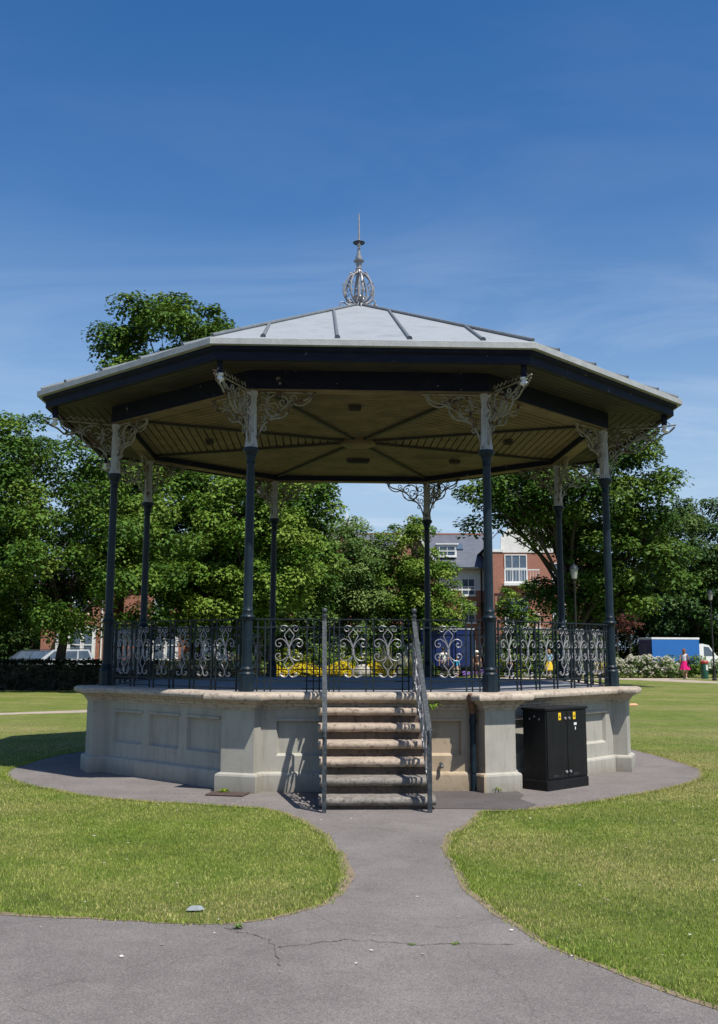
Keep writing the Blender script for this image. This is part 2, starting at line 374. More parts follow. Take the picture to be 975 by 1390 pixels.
sc.view_settings.view_transform='Standard'; sc.view_settings.look='None'; sc.view_settings.gamma=1; sc.view_settings.exposure=.42
sc.view_settings.use_curve_mapping=False

# ================================================================== BANDSTAND (all in its own frame, front = -Y)
BS=empty('bandstand',(0,0,0),TH)
tag(BS,'octagonal park bandstand with grey lead roof, navy iron columns and pale panelled base','bandstand')
RC=3.8; ZD=1.12
ANG=[math.radians(-112.5+45*k) for k in range(8)]      # corners, starting front left
FN=[math.radians(-90+45*k) for k in range(8)]          # face normals, starting at the front
def ngon(ap): return [(ap/math.cos(PI/8)*math.cos(a),ap/math.cos(PI/8)*math.sin(a)) for a in ANG]
WA=3.6; RW=WA/math.cos(PI/8); RP=4.0; HP=.21
def wallplan(d=0.0):
    "outline of the wall with its eight corner pilasters, pushed out by d"
    out=[]
    hp=HP+d; rp=RP+d; rw=(WA+d)/math.cos(PI/8)
    for a in ANG:
        er=Vector((math.cos(a),math.sin(a))); et=Vector((-er.y,er.x))
        rj=rw-hp*math.tan(PI/8)
        for (r,t) in ((rj,-hp),(rp,-hp),(rp,hp),(rj,hp)): out.append(tuple(er*r+et*t))
    return out
def sweep(mb,prof):                                     # prof = list of (offset,z): closed shells round the plan
    rings=[wallplan(d) for d,z in prof]; n=len(rings[0]); b=len(mb.v)
    for ring,(d,z) in zip(rings,prof): mb.v+=[(x,y,z) for x,y in ring]
    for i in range(len(prof)-1):
        for k in range(n): mb.f.append((b+i*n+k,b+i*n+(k+1)%n,b+(i+1)*n+(k+1)%n,b+(i+1)*n+k))
    return mb
# plinth wall with three sunk panels a face
mb=MB()
sweep(mb,[(.0,.93),(.0,.20)]) if False else None
PANX=(-.775,0,.775); PW=.31; PZ0,PZ1=.40,.80; PD=.045
for k,fn in enumerate(FN):
    n=Vector((math.cos(fn),math.sin(fn),0)); t=Vector((-n.y,n.x,0)); up=Vector((0,0,1))
    hw=RW*math.sin(PI/8)-HP/math.cos(PI/8)*.0-.195
    def P(u,z,d=0): return n*(WA+d)+t*u+up*z
    xs=[-hw]+[x for c in PANX for x in (c-PW,c+PW)]+[hw]
    zs=[.18,PZ0,PZ1,.96]
    for i in range(len(xs)-1):
        for j in range(3):
            if j==1 and i%2==1:
                a0,a1,b0,b1=xs[i],xs[i+1],zs[1],zs[2]; q=.022
                o=[P(a0,b0),P(a1,b0),P(a1,b1),P(a0,b1)]; inn=[P(a0+q,b0+q*1.3,-PD),P(a1-q,b0+q*1.3,-PD),P(a1-q,b1-q*.4,-PD),P(a0+q,b1-q*.4,-PD)]
                mb.add(o+inn,[(0,1,5,4),(1,2,6,5),(2,3,7,6),(3,0,4,7),(4,5,6,7)])
                # a thin raised moulding above and below each panel
                mb.obox(P((a0+a1)/2,b1+.012,.006),t,n,up,(a1-a0)/2+.02,.012,.014)
            else: mb.add([P(xs[i],zs[j]),P(xs[i+1],zs[j]),P(xs[i+1],zs[j+1]),P(xs[i],zs[j+1])],[(0,1,2,3)])
sweep(mb,[(.05,-.05),(.05,.185),(.042,.205),(.008,.222),(-.05,.224)])       # base course
plinth=mb.build('plinth',M['plinth'],BS,fix=False)
bm=bmesh.new(); bm.from_mesh(plinth.data); bmesh.ops.recalc_face_normals(bm,faces=bm.faces[:]); bm.to_mesh(plinth.data); bm.free()
for k,a in enumerate(ANG):
    er=Vector((math.cos(a),math.sin(a),0)); et=Vector((-er.y,er.x,0)); m=MB()
    m.obox(er*(RP-.13)+Vector((0,0,.57)),er,et,(0,0,1),.13,HP,.39)
    m.build('pilaster',M['plinth'],plinth)
mb=MB()
sweep(mb,[(-.05,.93),(.012,.93),(.016,.955),(.035,.965),(.04,.99),(.075,1.005),(.095,1.03),(.135,1.034),(.158,1.05),(.165,1.075),(.158,1.10),(.135,1.118),(.10,1.126),(-.02,1.13)])
# the flat top back to the deck edge
ro=wallplan(-.02); b=len(mb.v); n=len(ro); mb.v+=[(x,y,1.13) for x,y in ro]
ri=[]
for k in range(8):
    a=ANG[k]
    for o in (-.08,-.03,.03,.08): ri.append((3.66*math.cos(a+o*1.0),3.66*math.sin(a+o*1.0)))
mb.v+=[(x,y,1.13) for x,y in ri]
for k in range(n): mb.f.append((b+k,b+(k+1)%n,b+n+(k+1)%n,b+n+k))
mb.build('coping',M['coping'],BS,smooth=True)
MB().prism(ngon(3.50),1.05,1.122).build('deck',M['deck'],BS)
# stairs: six bull-nosed treads over set-back risers
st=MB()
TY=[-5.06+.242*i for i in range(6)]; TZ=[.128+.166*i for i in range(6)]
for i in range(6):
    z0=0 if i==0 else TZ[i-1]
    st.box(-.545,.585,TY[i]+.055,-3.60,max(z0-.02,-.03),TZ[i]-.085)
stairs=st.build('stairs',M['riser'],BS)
for i in range(6):
    r=.042; zt=TZ[i]; y0=TY[i]; yb=-3.62 if i==5 else TY[i+1]+.12
    prof=[(yb,zt),(yb,zt-2*r)]
    arc=[(y0+r-r*math.sin(PI*q/8),zt-r-r*math.cos(PI*q/8)) for q in range(9)]
    pts=[(yb,zt-2*r-.005)]+arc+[(yb,zt)]
    m=MB(); x0,x1=-.585+random.uniform(-.012,.008),.625-.016*i+random.uniform(-.01,.01); ns=14
    rr=random.Random(i); nb=len(pts)
    for s_ in range(ns+1):
        x=x0+(x1-x0)*s_/ns
        wob=rr.uniform(-.006,.004); 
        for (y,z) in pts: m.v.append((x,y+(wob if y<yb-.02 else 0),z+(wob*.5 if y<yb-.02 else 0)))
    for s_ in range(ns):
        for q in range(nb): m.f.append((s_*nb+q,s_*nb+(q+1)%nb,(s_+1)*nb+(q+1)%nb,(s_+1)*nb+q))
    m.f.append(tuple(range(nb))); m.f.append(tuple(ns*nb+q for q in range(nb-1,-1,-1)))
    m.build('tread',M['treadgrey'] if i<2 else M['tread'],stairs,smooth=True)
# foot blocks either side of the bottom step
# ---------------- wrought scroll ornament (shared mesh): local x along, z up, centre at the collar
def ornament_strands():
    half=[]
    # top curl that crosses over to the far side of the diamond
    half.append(spiral(-.072,.272,.010,.043,PI*2.7,PI*.32,20)+smooth2([(-.050,.3105),(-.024,.298),(.0,.268),(.03,.235),(.056,.195),(.030,.135),(.008,.08),(.0,.02)],4)[1:])
    # big middle-upper curl
    half.append(smooth2([(.0,.02),(.012,.07),(.045,.125),(.095,.155),(.145,.14),(.162,.105),(.147,.068),(.115,.062),(.095,.085),(.108,.108),(.124,.10)],4))
    # middle-lower curl
    half.append(smooth2([(.0,-.01),(.02,-.055),(.06,-.09),(.11,-.10),(.150,-.08),(.160,-.045),(.138,-.018),(.108,-.025),(.105,-.052),(.124,-.060)],4))
    # lower diamond
    half.append(smooth2([(.0,-.02),(.015,-.07),(.038,-.11),(.058,-.145),(.030,-.185),(.008,-.21),(.002,-.25)],4))
    # foot curl
    half.append(smooth2([(.002,-.24),(.012,-.275),(.045,-.295),(.085,-.290),(.105,-.268),(.090,-.248),(.066,-.256)],4))
    return half
ST=ornament_strands()
def ornament_mb(r=.0056,shear=0.0,sx=1.0,sz=1.0):
    m=MB()
    for sgn in (-1,1):
        for s_ in ST:
            m.tube([(sgn*x*sx,0,z*sz+shear*sgn*x*sx) for x,z in s_],r,5)
        # beaten leaf ends at the feet
        m.tube([(sgn*x*sx,.004*sgn,z*sz+shear*sgn*x*sx) for x,z in [(.05,-.296),(.075,-.287),(.098,-.270)]],[.008,.014,.008],6)
    m.tube([(0,0,.035*sz),(0,0,-.035*sz)],.016,8)
    return m
ORN=ornament_mb().mesh('scroll_ornament',M['silver'],True)
def bars_mb(xs,x0,x1):
    m=MB(); 
    m.bar((x0,0,.862),(x1,0,.862),.036,.014); m.bar((x0,0,.768),(x1,0,.768),.016,.016)
    m.bar((x0,0,.135),(x1,0,.135),.016,.016); m.bar((x0,0,.042),(x1,0,.042),.03,.012)
    for x in xs: m.box(x-.0085,x+.0085,-.0085,.0085,.005,.86)
    return m
OX=[-1.05+.42*i for i in range(6)]
bx=[-1.33,-1.27,1.27,1.33]+[x for i in range(5) for x in (OX[i]+.21-.042,OX[i]+.21+.042)]
PANEL=bars_mb(bx,-1.37,1.37).mesh('railing_panel',M['iron'])
RA=3.51
def attach_orn(par,xs,zc=.475):
    for x in xs: inst('scroll_ornament',ORN,par,(x,0,zc))
for k in range(1,8):
    fn=FN[k]; p=inst('railing_panel',PANEL,BS,(RA*math.cos(fn),RA*math.sin(fn),ZD),fn+PI/2); attach_orn(p,OX)
for sgn in (-1,1):
    xs=[sgn*x for x in (1.33,1.24,1.17,.74,.66,.59)]
    p=bars_mb(xs,min(sgn*.56,sgn*1.37),max(sgn*.56,sgn*1.37)).build('railing_panel',M['iron'],BS,loc=(0,-RA,ZD)); attach_orn(p,[sgn*.955])
g=bars_mb([-.475,-.42,-.355,-.035,.055,.40,.475],-.485,.485)
gate=g.build('gate',M['iron'],BS,loc=(0.0,-RA-.02,ZD)); attach_orn(gate,[-.19,.225]); 
# ---------------- stair handrails: each with two newels, a sloping rail and sheared scrolls
YT,ZT_,YB,ZB=-3.60,1.955,-5.22,.80
slope=(ZT_-ZB)/(YT-YB)
def handrail(x):
    m=MB()
    m.bar((x,YT+.02,ZT_+.015),(x,YB-.02,ZB),.042,.018,up=(1,0,0)) if False else None
    m.obox(((x),(YT+YB)/2,(ZT_+ZB)/2+.004),(0,YT-YB,ZT_-ZB) if False else Vector((0,YT-YB,ZT_-ZB)).normalized(),(1,0,0),Vector((0,-(ZT_-ZB),YT-YB)).normalized(),math.hypot(YT-YB,ZT_-ZB)/2+.01,.026,.012)
    lo=.60
    m.bar((x,YT,ZT_-.115),(x,YB,ZB-.115),.016,.016)
    m.bar((x,YT,ZT_-lo-.06),(x,YB,ZB-lo-.06),.016,.016)
    for q in range(9):
        y=YT+(YB-YT)*(q+.5)/9
        if q%2==0 or q in (0,8): 
            z=ZT_+(y-YT)*slope; m.box(x-.008,x+.008,y-.008,y+.008,z-lo-.07,z)
    m.tube([(x,YB-.012,ZB+.006),(x,YB-.045,ZB-.01),(x,YB-.05,ZB-.05)],.016,8)
    hr=m.build('handrail',M['ironworn'],BS)
    for (y,z0,z1,ball) in ((YT,ZD,2.03,True),(YB,0,ZB,False)):
        n=MB(); n.box(x-.022,x+.022,y-.022,y+.022,z0-.01,z1)
        if ball:
            n.lathe([(.026,z1-.03),(.032,z1-.02),(.032,z1),(.016,z1+.012),(.014,z1+.03)],12,x,y); n.sphere((x,y,z1+.055),.033,14,10)
        n.build('newel_post',M['ironworn'],hr,smooth=True)
    for q in range(4):
        y=YT+(YB-YT)*(q+.5)/4; z=ZT_+(y-YT)*slope-.37
        o=ornament_mb(.0085,0,.80,.82); rot=Matrix(((0,-1,0,0),(1,0,0,0),(0,0,1,0),(0,0,0,1)))
        o.xf(rot); o.v=[(px+x,py+y,pz+z+slope*py) for px,py,pz in o.v]
        o.build('scroll_ornament',M['silver'],hr,smooth=True)
handrail(-.535); handrail(.535)
# ---------------- columns
shaft=MB(); prof8=[(.098,0),(.098,.205)]
shaft.lathe(prof8,8)
shaft.lathe([(.085,.20),(.092,.215),(.085,.235),(.07,.245),(.078,.262),(.082,.275),(.070,.29),(.062,.30),(.060,.80),(.064,.83),(.066,.85),(.080,.87),(.086,.89),(.080,.905),(.066,.915),(.062,.95),(.068,.965),(.058,.98),(.055,1.02),(.056,1.4),(.053,2.0),(.049,2.72),(.052,2.74),(.057,2.755),(.050,2.77),(.048,2.84)],24)
SHAFT=shaft.mesh('column',M['navy'],True)
capm=MB().lathe([(.050,2.80),(.062,2.82),(.066,2.84),(.062,2.855),(.085,2.885),(.100,2.905),(.104,2.93),(.098,2.945),(.060,2.952)],20).mesh('capital',M['navy'],True)
upm=MB().lathe([(.082,2.952),(.080,2.99),(.070,3.06),(.063,3.2),(.060,3.45),(.062,3.60),(.075,3.665),(.078,3.69)],32,flute=.17,nf=1).mesh('fluted_shaft',M['flute'],True)
def bracket_mesh(sh=1.0,sv=1.0,extra=False):
    m=MB()
    def st_(p,r=.010): m.tube([(x*sh,0,3.665-v*sv) for x,v in p],r,6)
    st_([(.06,.012),(.84,.012)],.011)
    st_(smooth2([(.055,.70),(.075,.60),(.12,.48),(.19,.385),(.29,.345),(.385,.335)],4),.014)
    st_(smooth2([(.19,.385),(.30,.30),(.42,.20),(.55,.14),(.70,.10),(.80,.03)],4),.013)
    st_([(.33+.155*math.cos(2*PI*i/28),.19+.15*math.sin(2*PI*i/28)) for i in range(29)],.011)
    st_(spiral(.285,.215,.105,.018,PI*.2,PI*3.3,26),.009)
    st_(spiral(.40,.135,.075,.015,-PI*.6,PI*2.1,20),.009)
    st_(smooth2([(.47,.155),(.50,.115),(.545,.155),(.62,.175),(.71,.145),(.775,.075),(.765,.03),(.735,.045)],4),.011)
    st_(spiral(.545,.085,.05,.012,PI*.8,PI*3.2,16),.008)
    st_(spiral(.125,.13,.085,.015,PI*.5,PI*3.4,24),.009)
    st_(spiral(.115,.345,.062,.014,-PI*.3,PI*2.4,18),.009)
    st_(spiral(.155,.475,.042,.010,PI*1.2,PI*3.4,14),.008)
    st_(smooth2([(.055,.27),(.11,.235),(.18,.245),(.20,.31),(.165,.35)],4),.009)
    st_(smooth2([(.06,.46),(.095,.42),(.09,.375)],4),.008)
    st_(smooth2([(.22,.03),(.20,.07),(.215,.12),(.19,.165)],4),.009)
    for (x,v) in ((.44,.29),(.27,.33),(.14,.44),(.20,.09),(.52,.16),(.36,.05),(.24,.21)):
        m.obox((x*sh,0,3.665-v*sv),(.7,0,.7),(0,1,0),(-.7,0,.7),.024,.008,.014)
    if extra:
        st_(smooth2([(.30,.33),(.42,.36),(.55,.30),(.62,.22),(.60,.15),(.53,.16)],4),.012)
        st_(smooth2([(.60,.20),(.72,.20),(.82,.13),(.92,.09),(1.0,.02)],4),.013); st_([(.80,.012),(1.02,-.01)],.011)
        st_(spiral(.71,.115,.055,.012,PI*.5,PI*2.9,16),.008)
        for i in range(9):                      # pierced cresting carried on the bracket's top bar
            a=.18+i*.085; st_([(a,-.02),(a+.04,-.065),(a+.08,-.02)],.007)
    return m.mesh('bracket',M['cream'],True)
BRK=bracket_mesh(.95); BRKO=bracket_mesh(1.0,1.0,True)
for k,a in enumerate(ANG):
    c=inst('column',SHAFT,BS,(RC*math.cos(a),RC*math.sin(a),ZD),a)
    inst('capital',capm,c); inst('fluted_shaft',upm,c)
    for d in (112.5,-112.5): inst('bracket',BRK,c,(0,0,0),math.radians(d))
    inst('bracket',BRKO,c)
# ---------------- canopy underside: ring beam, ceiling boards, ribs, soffit
def ring(mb,a0,z0,a1,z1):
    p=ngon(a0);q=ngon(a1); b=len(mb.v); mb.v+=[(x,y,z0) for x,y in p]+[(x,y,z1) for x,y in q]
    for k in range(8): mb.f.append((b+k,b+(k+1)%8,b+8+(k+1)%8,b+8+k))
def ringbox(mb,a0,a1,z0,z1): ring(mb,a0,z0,a1,z0); ring(mb,a1,z0,a1,z1); ring(mb,a1,z1,a0,z1); ring(mb,a0,z1,a0,z0)
m=MB(); ringbox(m,3.42,3.585,4.80,5.06); beam=m.build('ring_beam',M['navy_fascia'],BS)
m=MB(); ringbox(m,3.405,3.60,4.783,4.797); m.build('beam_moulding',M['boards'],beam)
m=MB(); nb=27; a_in,a_out=.26,3.415; wd=(a_out-a_in)/nb
for i in range(nb):
    p0=a_in+i*wd; p1=p0+wd-.020
    for k in range(8):
        qa=[(p0/math.cos(PI/8)*math.cos(ANG[j%8]),p0/math.cos(PI/8)*math.sin(ANG[j%8])) for j in (k,k+1)]
        qb=[(p1/math.cos(PI/8)*math.cos(ANG[j%8]),p1/math.cos(PI/8)*math.sin(ANG[j%8])) for j in (k,k+1)]
        poly=[qa[0],qa[1],qb[1],qb[0]]; m.prism(poly,4.885,4.905)
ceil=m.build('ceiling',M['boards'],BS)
m=MB().prism(ngon(3.41),4.912,4.93); m.build('ceiling_backing',M['joint'],ceil)
for k,a in enumerate(ANG):
    m=MB(); d=Vector((math.cos(a),math.sin(a),0)); m.bar(d*.24+Vector((0,0,4.868)),d*3.66+Vector((0,0,4.868)),.05,.04); m.build('ceiling_rib',M['joint'],ceil)
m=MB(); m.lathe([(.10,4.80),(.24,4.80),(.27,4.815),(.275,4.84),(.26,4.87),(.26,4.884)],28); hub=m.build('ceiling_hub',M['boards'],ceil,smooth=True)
MB().lathe([(.02,4.765),(.12,4.765),(.15,4.78),(.15,4.799)],24).build('hub_rose',M['joint'],hub) if False else None
for (x,y,hx,hy,r) in ((-.14,-2.4,.085,.06,0),(-2.35,.08,.06,.085,0),(2.35,-.19,.06,.085,0),(1.74,1.57,.085,.06,.78),(.06,1.60,.20,.07,0)):
    m=MB(); d=(math.cos(r),math.sin(r),0); e=(-math.sin(r),math.cos(r),0)
    m.obox((x,y,4.855),d,e,(0,0,1),hx,hy,.027); 
    for q in (-.5,0,.5): m.obox((x+e[0]*hy*q*1.2,y+e[1]*hy*q*1.2,4.822),d,e,(0,0,1),hx*.85,.008,.006)
    m.build('ceiling_vent',M['joint'],ceil)
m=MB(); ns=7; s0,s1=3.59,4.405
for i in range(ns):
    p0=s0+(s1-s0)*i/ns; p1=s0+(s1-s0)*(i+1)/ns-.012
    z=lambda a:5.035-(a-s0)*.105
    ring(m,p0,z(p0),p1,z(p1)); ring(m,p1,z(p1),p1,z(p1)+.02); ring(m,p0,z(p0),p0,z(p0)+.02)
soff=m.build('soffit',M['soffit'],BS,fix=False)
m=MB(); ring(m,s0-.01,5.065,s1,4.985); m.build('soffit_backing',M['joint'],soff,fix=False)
m=MB(); ring(m,4.36,4.945,4.36,4.928); ring(m,4.36,4.928,4.43,4.928); ring(m,4.43,4.928,4.43,5.02); ring(m,4.43,5.02,4.475,5.045); ring(m,4.475,5.045,4.475,5.09); ring(m,4.36,5.05,4.36,4.945)
fascia=m.build('fascia',M['navy_fascia'],BS,fix=False)
for k,a in enumerate(ANG):
    d=Vector((math.cos(a),math.sin(a),0)); m=MB(); c=d*4.66
    m.box(c.x-.03,c.x+.03,c.y-.03,c.y+.03,4.80,4.95)
    pen=m.build('corner_pendant',M['navy_fascia'],BS)
    MB().lathe([(.02,4.80),(.045,4.792),(.045,4.775),(.022,4.765),(.03,4.75),(.048,4.735),(.05,4.715),(.03,4.70),(.012,4.69),(.014,4.675),(.003,4.665)],14,c.x,c.y).build('drop_finial',M['white'],pen,smooth=True)
    if k in (3,6):
        h=MB(); q=[(0,4.85),(.18,4.85)]+[(.235+.055*math.cos(b),4.82+.05*math.sin(b)) for b in [math.radians(x) for x in (150,190,230,270,310,350,380)]]
        dd=Vector((1,0.0,0)) if k==3 else Vector((-1,0,0))
        if k in (3,):
            h.tube([c+dd*x+Vector((0,0,z-0)) for x,z in q],.010,6)
        else: h.tube([c+dd*x+Vector((0,0,z)) for x,z in q],.010,6)
        h.build('iron_hook',M['iron'],pen)
# ---------------- roof
RE=4.545; ZE=5.16; ZA=7.085
m=MB(); ring(m,4.45,5.082,RE,5.082); ring(m,RE,5.082,RE,5.152); ring(m,RE,5.15,RE-.012,ZE)
rim=m.build('lead_rim',M['leadrim'],BS,fix=False)
m=MB(); p=ngon(RE-.012); q=ngon(.10); nn=10
prev=None
for i in range(nn+1):
    t=i/nn; a=(RE-.012)*(1-t)+.10*t; zz=ZE+(ZA-ZE)*t-.05*math.sin(PI*t)*0
    m.v+=[(x,y,zz) for x,y in ngon(a)]
for i in range(nn):
    for k in range(8): m.f.append((i*8+k,i*8+(k+1)%8,(i+1)*8+(k+1)%8,(i+1)*8+k))
roof=m.build('lead_roof',M['lead'],BS)
def zroof(a): return ZE+(ZA-ZE)*((RE-.012)-a)/((RE-.012)-.10)
for k in range(8):
    a=ANG[k]; d=Vector((math.cos(a),math.sin(a),0)); m=MB()
    pts=[]
    for i in range(8):
        ap=RE-.05-(RE-.2)*i/7; pts.append(d*(ap/math.cos(PI/8))+Vector((0,0,zroof(ap)+.018)))
    m.tube(pts,.024,8); m.build('hip_roll',M['leadroll'],roof,smooth=True)
    fn=FN[k]; n=Vector((math.cos(fn),math.sin(fn),0)); t=Vector((-n.y,n.x,0))
    for u in (-1.28,-.42,.42,1.28):
        m=MB(); top=max(abs(u)/math.tan(PI/8),.4)
        m.tube([n*ap+t*u+Vector((0,0,zroof(ap)+.012)) for ap in (RE-.07,RE-.12,(RE+top)/2,top)],[.034,.023,.022,.022],8); m.build('lead_roll',M['leadroll'],roof,smooth=True)
# finial: lyre cage and turned spike
fin=MB().lathe([(.16,7.06),(.12,7.09),(.10,7.13),(.105,7.16),(.03,7.18),(.028,7.70),(.05,7.72),(.055,7.74),(.035,7.76),(.05,7.82),(.045,7.85),(.085,7.865),(.09,7.875),(.05,7.89),(.058,7.92),(.032,7.99),(.035,8.0),(.026,8.01),(.022,8.12),(.03,8.13),(.03,8.15),(.02,8.16),(.018,8.22),(.026,8.23),(.017,8.24),(.014,8.40),(.010,8.66),(.003,8.70)],14)
finial=fin.build('finial',M['silver'],BS,smooth=True)
for j in range(8):
    a=math.radians(12+45*j); d=Vector((math.cos(a),math.sin(a),0)); m=MB()
    def tp(p,r): m.tube([d*x+Vector((0,0,z)) for x,z in p],r,6)
    tp(smooth2([(.035,7.71),(.06,7.66),(.14,7.61),(.215,7.50),(.25,7.37),(.235,7.26),(.17,7.185),(.09,7.155),(.05,7.18),(.055,7.24),(.09,7.26),(.105,7.235)],4),.017)
    tp(smooth2([(.10,7.14),(.17,7.12),(.24,7.145),(.29,7.15),(.31,7.115),(.295,7.08),(.27,7.09)],4),.012)
    tp(smooth2([(.10,7.64),(.13,7.66),(.155,7.64),(.145,7.615)],4),.011)
    tp(smooth2([(.215,7.48),(.175,7.46),(.165,7.42),(.185,7.40)],4),.009); tp(smooth2([(.235,7.32),(.195,7.32),(.18,7.35)],4),.009)
    tp(smooth2([(.24,7.42),(.265,7.44),(.27,7.47)],4),.009)
    m.build('scroll_rib',M['silver'],finial,smooth=True)
m=MB(); cr=[(.083*math.cos(2*PI*i/16)*1.0,.083*math.sin(2*PI*i/16),8.185) for i in range(16)]
m.tube(cr,.011,6,closed=True)
for i in range(12):
    a=2*PI*i/12; m.bar((0,0,8.185),(.083*math.cos(a),.083*math.sin(a),8.185),.008,.008); m.sphere((.088*math.cos(a),.088*math.sin(a),8.19),.013,6,4)
m.build('finial_crown',M['iron'],finial)
# downpipe with a rusted head, let into the angle beside the front right pilaster
m=MB(); m.tube([(1.215,-3.66,.0),(1.215,-3.66,.90)],.036,12); 
for z in (.25,.80): m.tube([(1.215,-3.66,z-.03),(1.215,-3.66,z+.03)],.043,12)
dp=m.build('downpipe',M['navy'],BS,smooth=True)
MB().tube([(1.215,-3.66,.90),(1.21,-3.67,.94),(1.19,-3.71,.99),(1.175,-3.76,1.04),(1.17,-3.785,1.12)],[.040,.040,.036,.034,.03],10).build('pipe_elbow',pm('rusted_pipe',(.09,.045,.028),(.16,.085,.05),18,.85),dp,smooth=True)
MB().tube([(.84,-3.62,.31),(.84,-3.66,.31),(.84,-3.69,.295),(.84,-3.70,.275)],.022,10).build('drain_spout',M['ironworn'],BS,smooth=True)

# ================================================================== CABINET
cab=empty('utility_cabinet',(0,0,0),TH+math.radians(41)); tag(cab,'black steel utility cabinet with two doors standing against the pale bandstand base','cabinet')
cw,cdp,ch=.82,.335,.95
# origin at the near left front corner
c0=Matrix.Rotation(TH,4,'Z')@Vector((2.07,-3.684,0)); cab.location=c0
MB().bevbox(0,cw,0,cdp,0,ch-.03,.008).build('body',M['black'],cab)
MB().bevbox(-.02,cw+.02,-.022,cdp+.01,ch-.031,ch,.008).build('lid',M['black'],cab)
MB().bevbox(-.006,cw+.006,-.012,cdp,.0,.115,.006).build('base_plinth',M['black'],cab)
for i in (0,1):
    x0=.012+i*(cw/2-.008); x1=x0+cw/2-.018
    d=MB().bevbox(x0,x1,-.014,.002,.135,ch-.045,.006).build('door',M['black'],cab)
    kx=x1-.035 if i==0 else x0+.035
    for z in (.20,ch-.13): MB().lathe([(.017,0),(.017,.012),(.010,.016)],12).xf(Matrix.Translation((kx,-.014,z))@Matrix.Rotation(PI/2,4,'X')).build('lock_knob',M['silver'],d)
    MB().box(x0+.1,x0+.2,-.0165,-.013,.155,.18).build('vent',M['rubber'],d)
yel=pm('yellow_label',(.80,.52,.01),(.74,.47,.01),5,.5)
for x in (.235,.53):
    s_=MB().box(x,x+.05,-.0165,-.0142,ch-.145,ch-.06).build('warning_label',yel,cab)
    MB().add([(x+.008,-.0172,ch-.12),(x+.042,-.0172,ch-.12),(x+.025,-.0172,ch-.085)],[(0,1,2)]).build('triangle_mark',M['rubber'],s_,fix=False)
MB().box(.545,.60,-.0165,-.0142,ch-.215,ch-.185).build('number_label',M['white'],cab)
MB().box(.565,.582,-.0165,-.0142,ch-.27,ch-.235).build('number_label',M['white'],cab)
for (y,z) in ((.09,ch-.13),(.16,ch-.10),(.23,ch-.13)): MB().sphere((-.002,y,z),.012,8,6).build('bolt_head',M['silver'],cab)

# ================================================================== GROUND
def sheet(name,poly,z,m):
    bm=bmesh.new(); vs=[bm.verts.new((x,y,z)) for x,y in poly]; f=bm.faces.new(vs); bm.normal_update()
    if f.normal.z<0: f.normal_flip()
    bmesh.ops.triangulate(bm,faces=bm.faces[:]); me=bpy.data.meshes.new(name); bm.to_mesh(me); bm.free(); me.materials.append(m)
    o=bpy.data.objects.new(name,me); C.objects.link(o); o['kind']='structure'; return o
sheet('lawn',[(-700,-200),(700,-200),(700,900),(-700,900)],0,M['lawn'])
def jitter(poly,amp,seed,step=.22):
    r=random.Random(seed); out=[]
    for (a,b) in zip(poly,poly[1:]):
        L=math.dist(a,b); n=max(1,int(L/step)) if L<8 else 1
        for i in range(n):
            t=i/n; out.append((a[0]+(b[0]-a[0])*t+r.uniform(-amp,amp),a[1]+(b[1]-a[1])*t+r.uniform(-amp,amp)))
    out.append(poly[-1]); return out
right_edge=[(4.40,2.3),(4.58,1.5),(4.71,.45),(4.78,-.6),(4.73,-1.49),(4.35,-2.45),(3.67,-3.32),(2.58,-4.43),(2.0,-4.86),(1.62,-5.05),(1.36,-5.12),(1.24,-5.69),(.95,-6.45),(.86,-7.01),(.855,-7.6),(.88,-8.15),(.95,-8.82),(1.1,-9.46),(1.33,-10.1),(1.75,-10.8),(2.6,-11.7),(4.2,-12.8),(9,-14.8)]
left_edge=[(-20,-7.4),(-6,-8.75),(-2.07,-9.31),(-1.36,-9.43),(-.80,-9.50),(-.50,-9.44),(-.18,-9.16),(-.01,-8.74),(.03,-8.17),(-.05,-7.36),(-.19,-6.53),(-.50,-5.62),(-.78,-5.12),(-1.12,-4.88),(-2.63,-4.35),(-3.75,-3.40),(-4.45,-2.45),(-4.66,-1.64),(-4.70,-.72),(-4.62,.2),(-4.41,.93),(-4.0,2.3)]
def arcpts(r,a0,a1,n=12): return [(r*math.cos(math.radians(a0+(a1-a0)*i/n)),r*math.sin(math.radians(a0+(a1-a0)*i/n))) for i in range(n+1)]
sm=lambda p:smooth2(p,3)
redge=jitter(sm(right_edge),.022,1); ledge=jitter(sm(left_edge),.022,2)
apron=redge[::-1]
pathpoly=ledge+arcpts(4.63,148,30,16)[1:-1]+redge+[(40,-22),(40,-40),(-40,-40),(-40,-6.2)]
sheet('asphalt_path',pathpoly,.004,M['asphalt'])
sheet('asphalt_patch',[(.66,-3.3),(1.9,-3.25),(1.95,-3.9),(1.86,-4.2),(1.98,-4.6),(1.80,-4.98),(1.1,-4.93),(.66,-4.96)],.008,M['asphaltdark'])
sheet('worn_track',jitter([(-30,3.4),(-14,7.6),(-9,10.0),(-7.3,11.0),(-3,13.2),(-3,14.1),(-7.4,12.2),(-9.1,10.8),(-14,8.3),(-30,4.0)],.12,3,.6),.004,M['palepath'])
sheet('gravel_path',jitter([(2,43.5),(9.0,43.0),(14.0,43.4),(16.5,38.3),(21,31.2),(30,20),(31.5,20.6),(22.6,33),(18.2,40.5),(17.2,44.6),(20,44.9),(40,44.2),(40,44.7),(16,46.0),(2,46.0),(-14,45.6),(-14,43.2)],.10,4,.8),.004,M['palepath'])
def in_poly(px,py,poly):
    poly=np.array(poly); x0,y0=poly[:,0],poly[:,1]; x1,y1=np.roll(x0,-1),np.roll(y0,-1)
    ins=np.zeros(len(px),bool)
    for a,b,c,d in zip(x0,y0,x1,y1):
        if b==d: continue
        cond=((b>py)!=(d>py))&(px<(c-a)*(py-b)/(d-b)+a); ins^=cond
    return ins
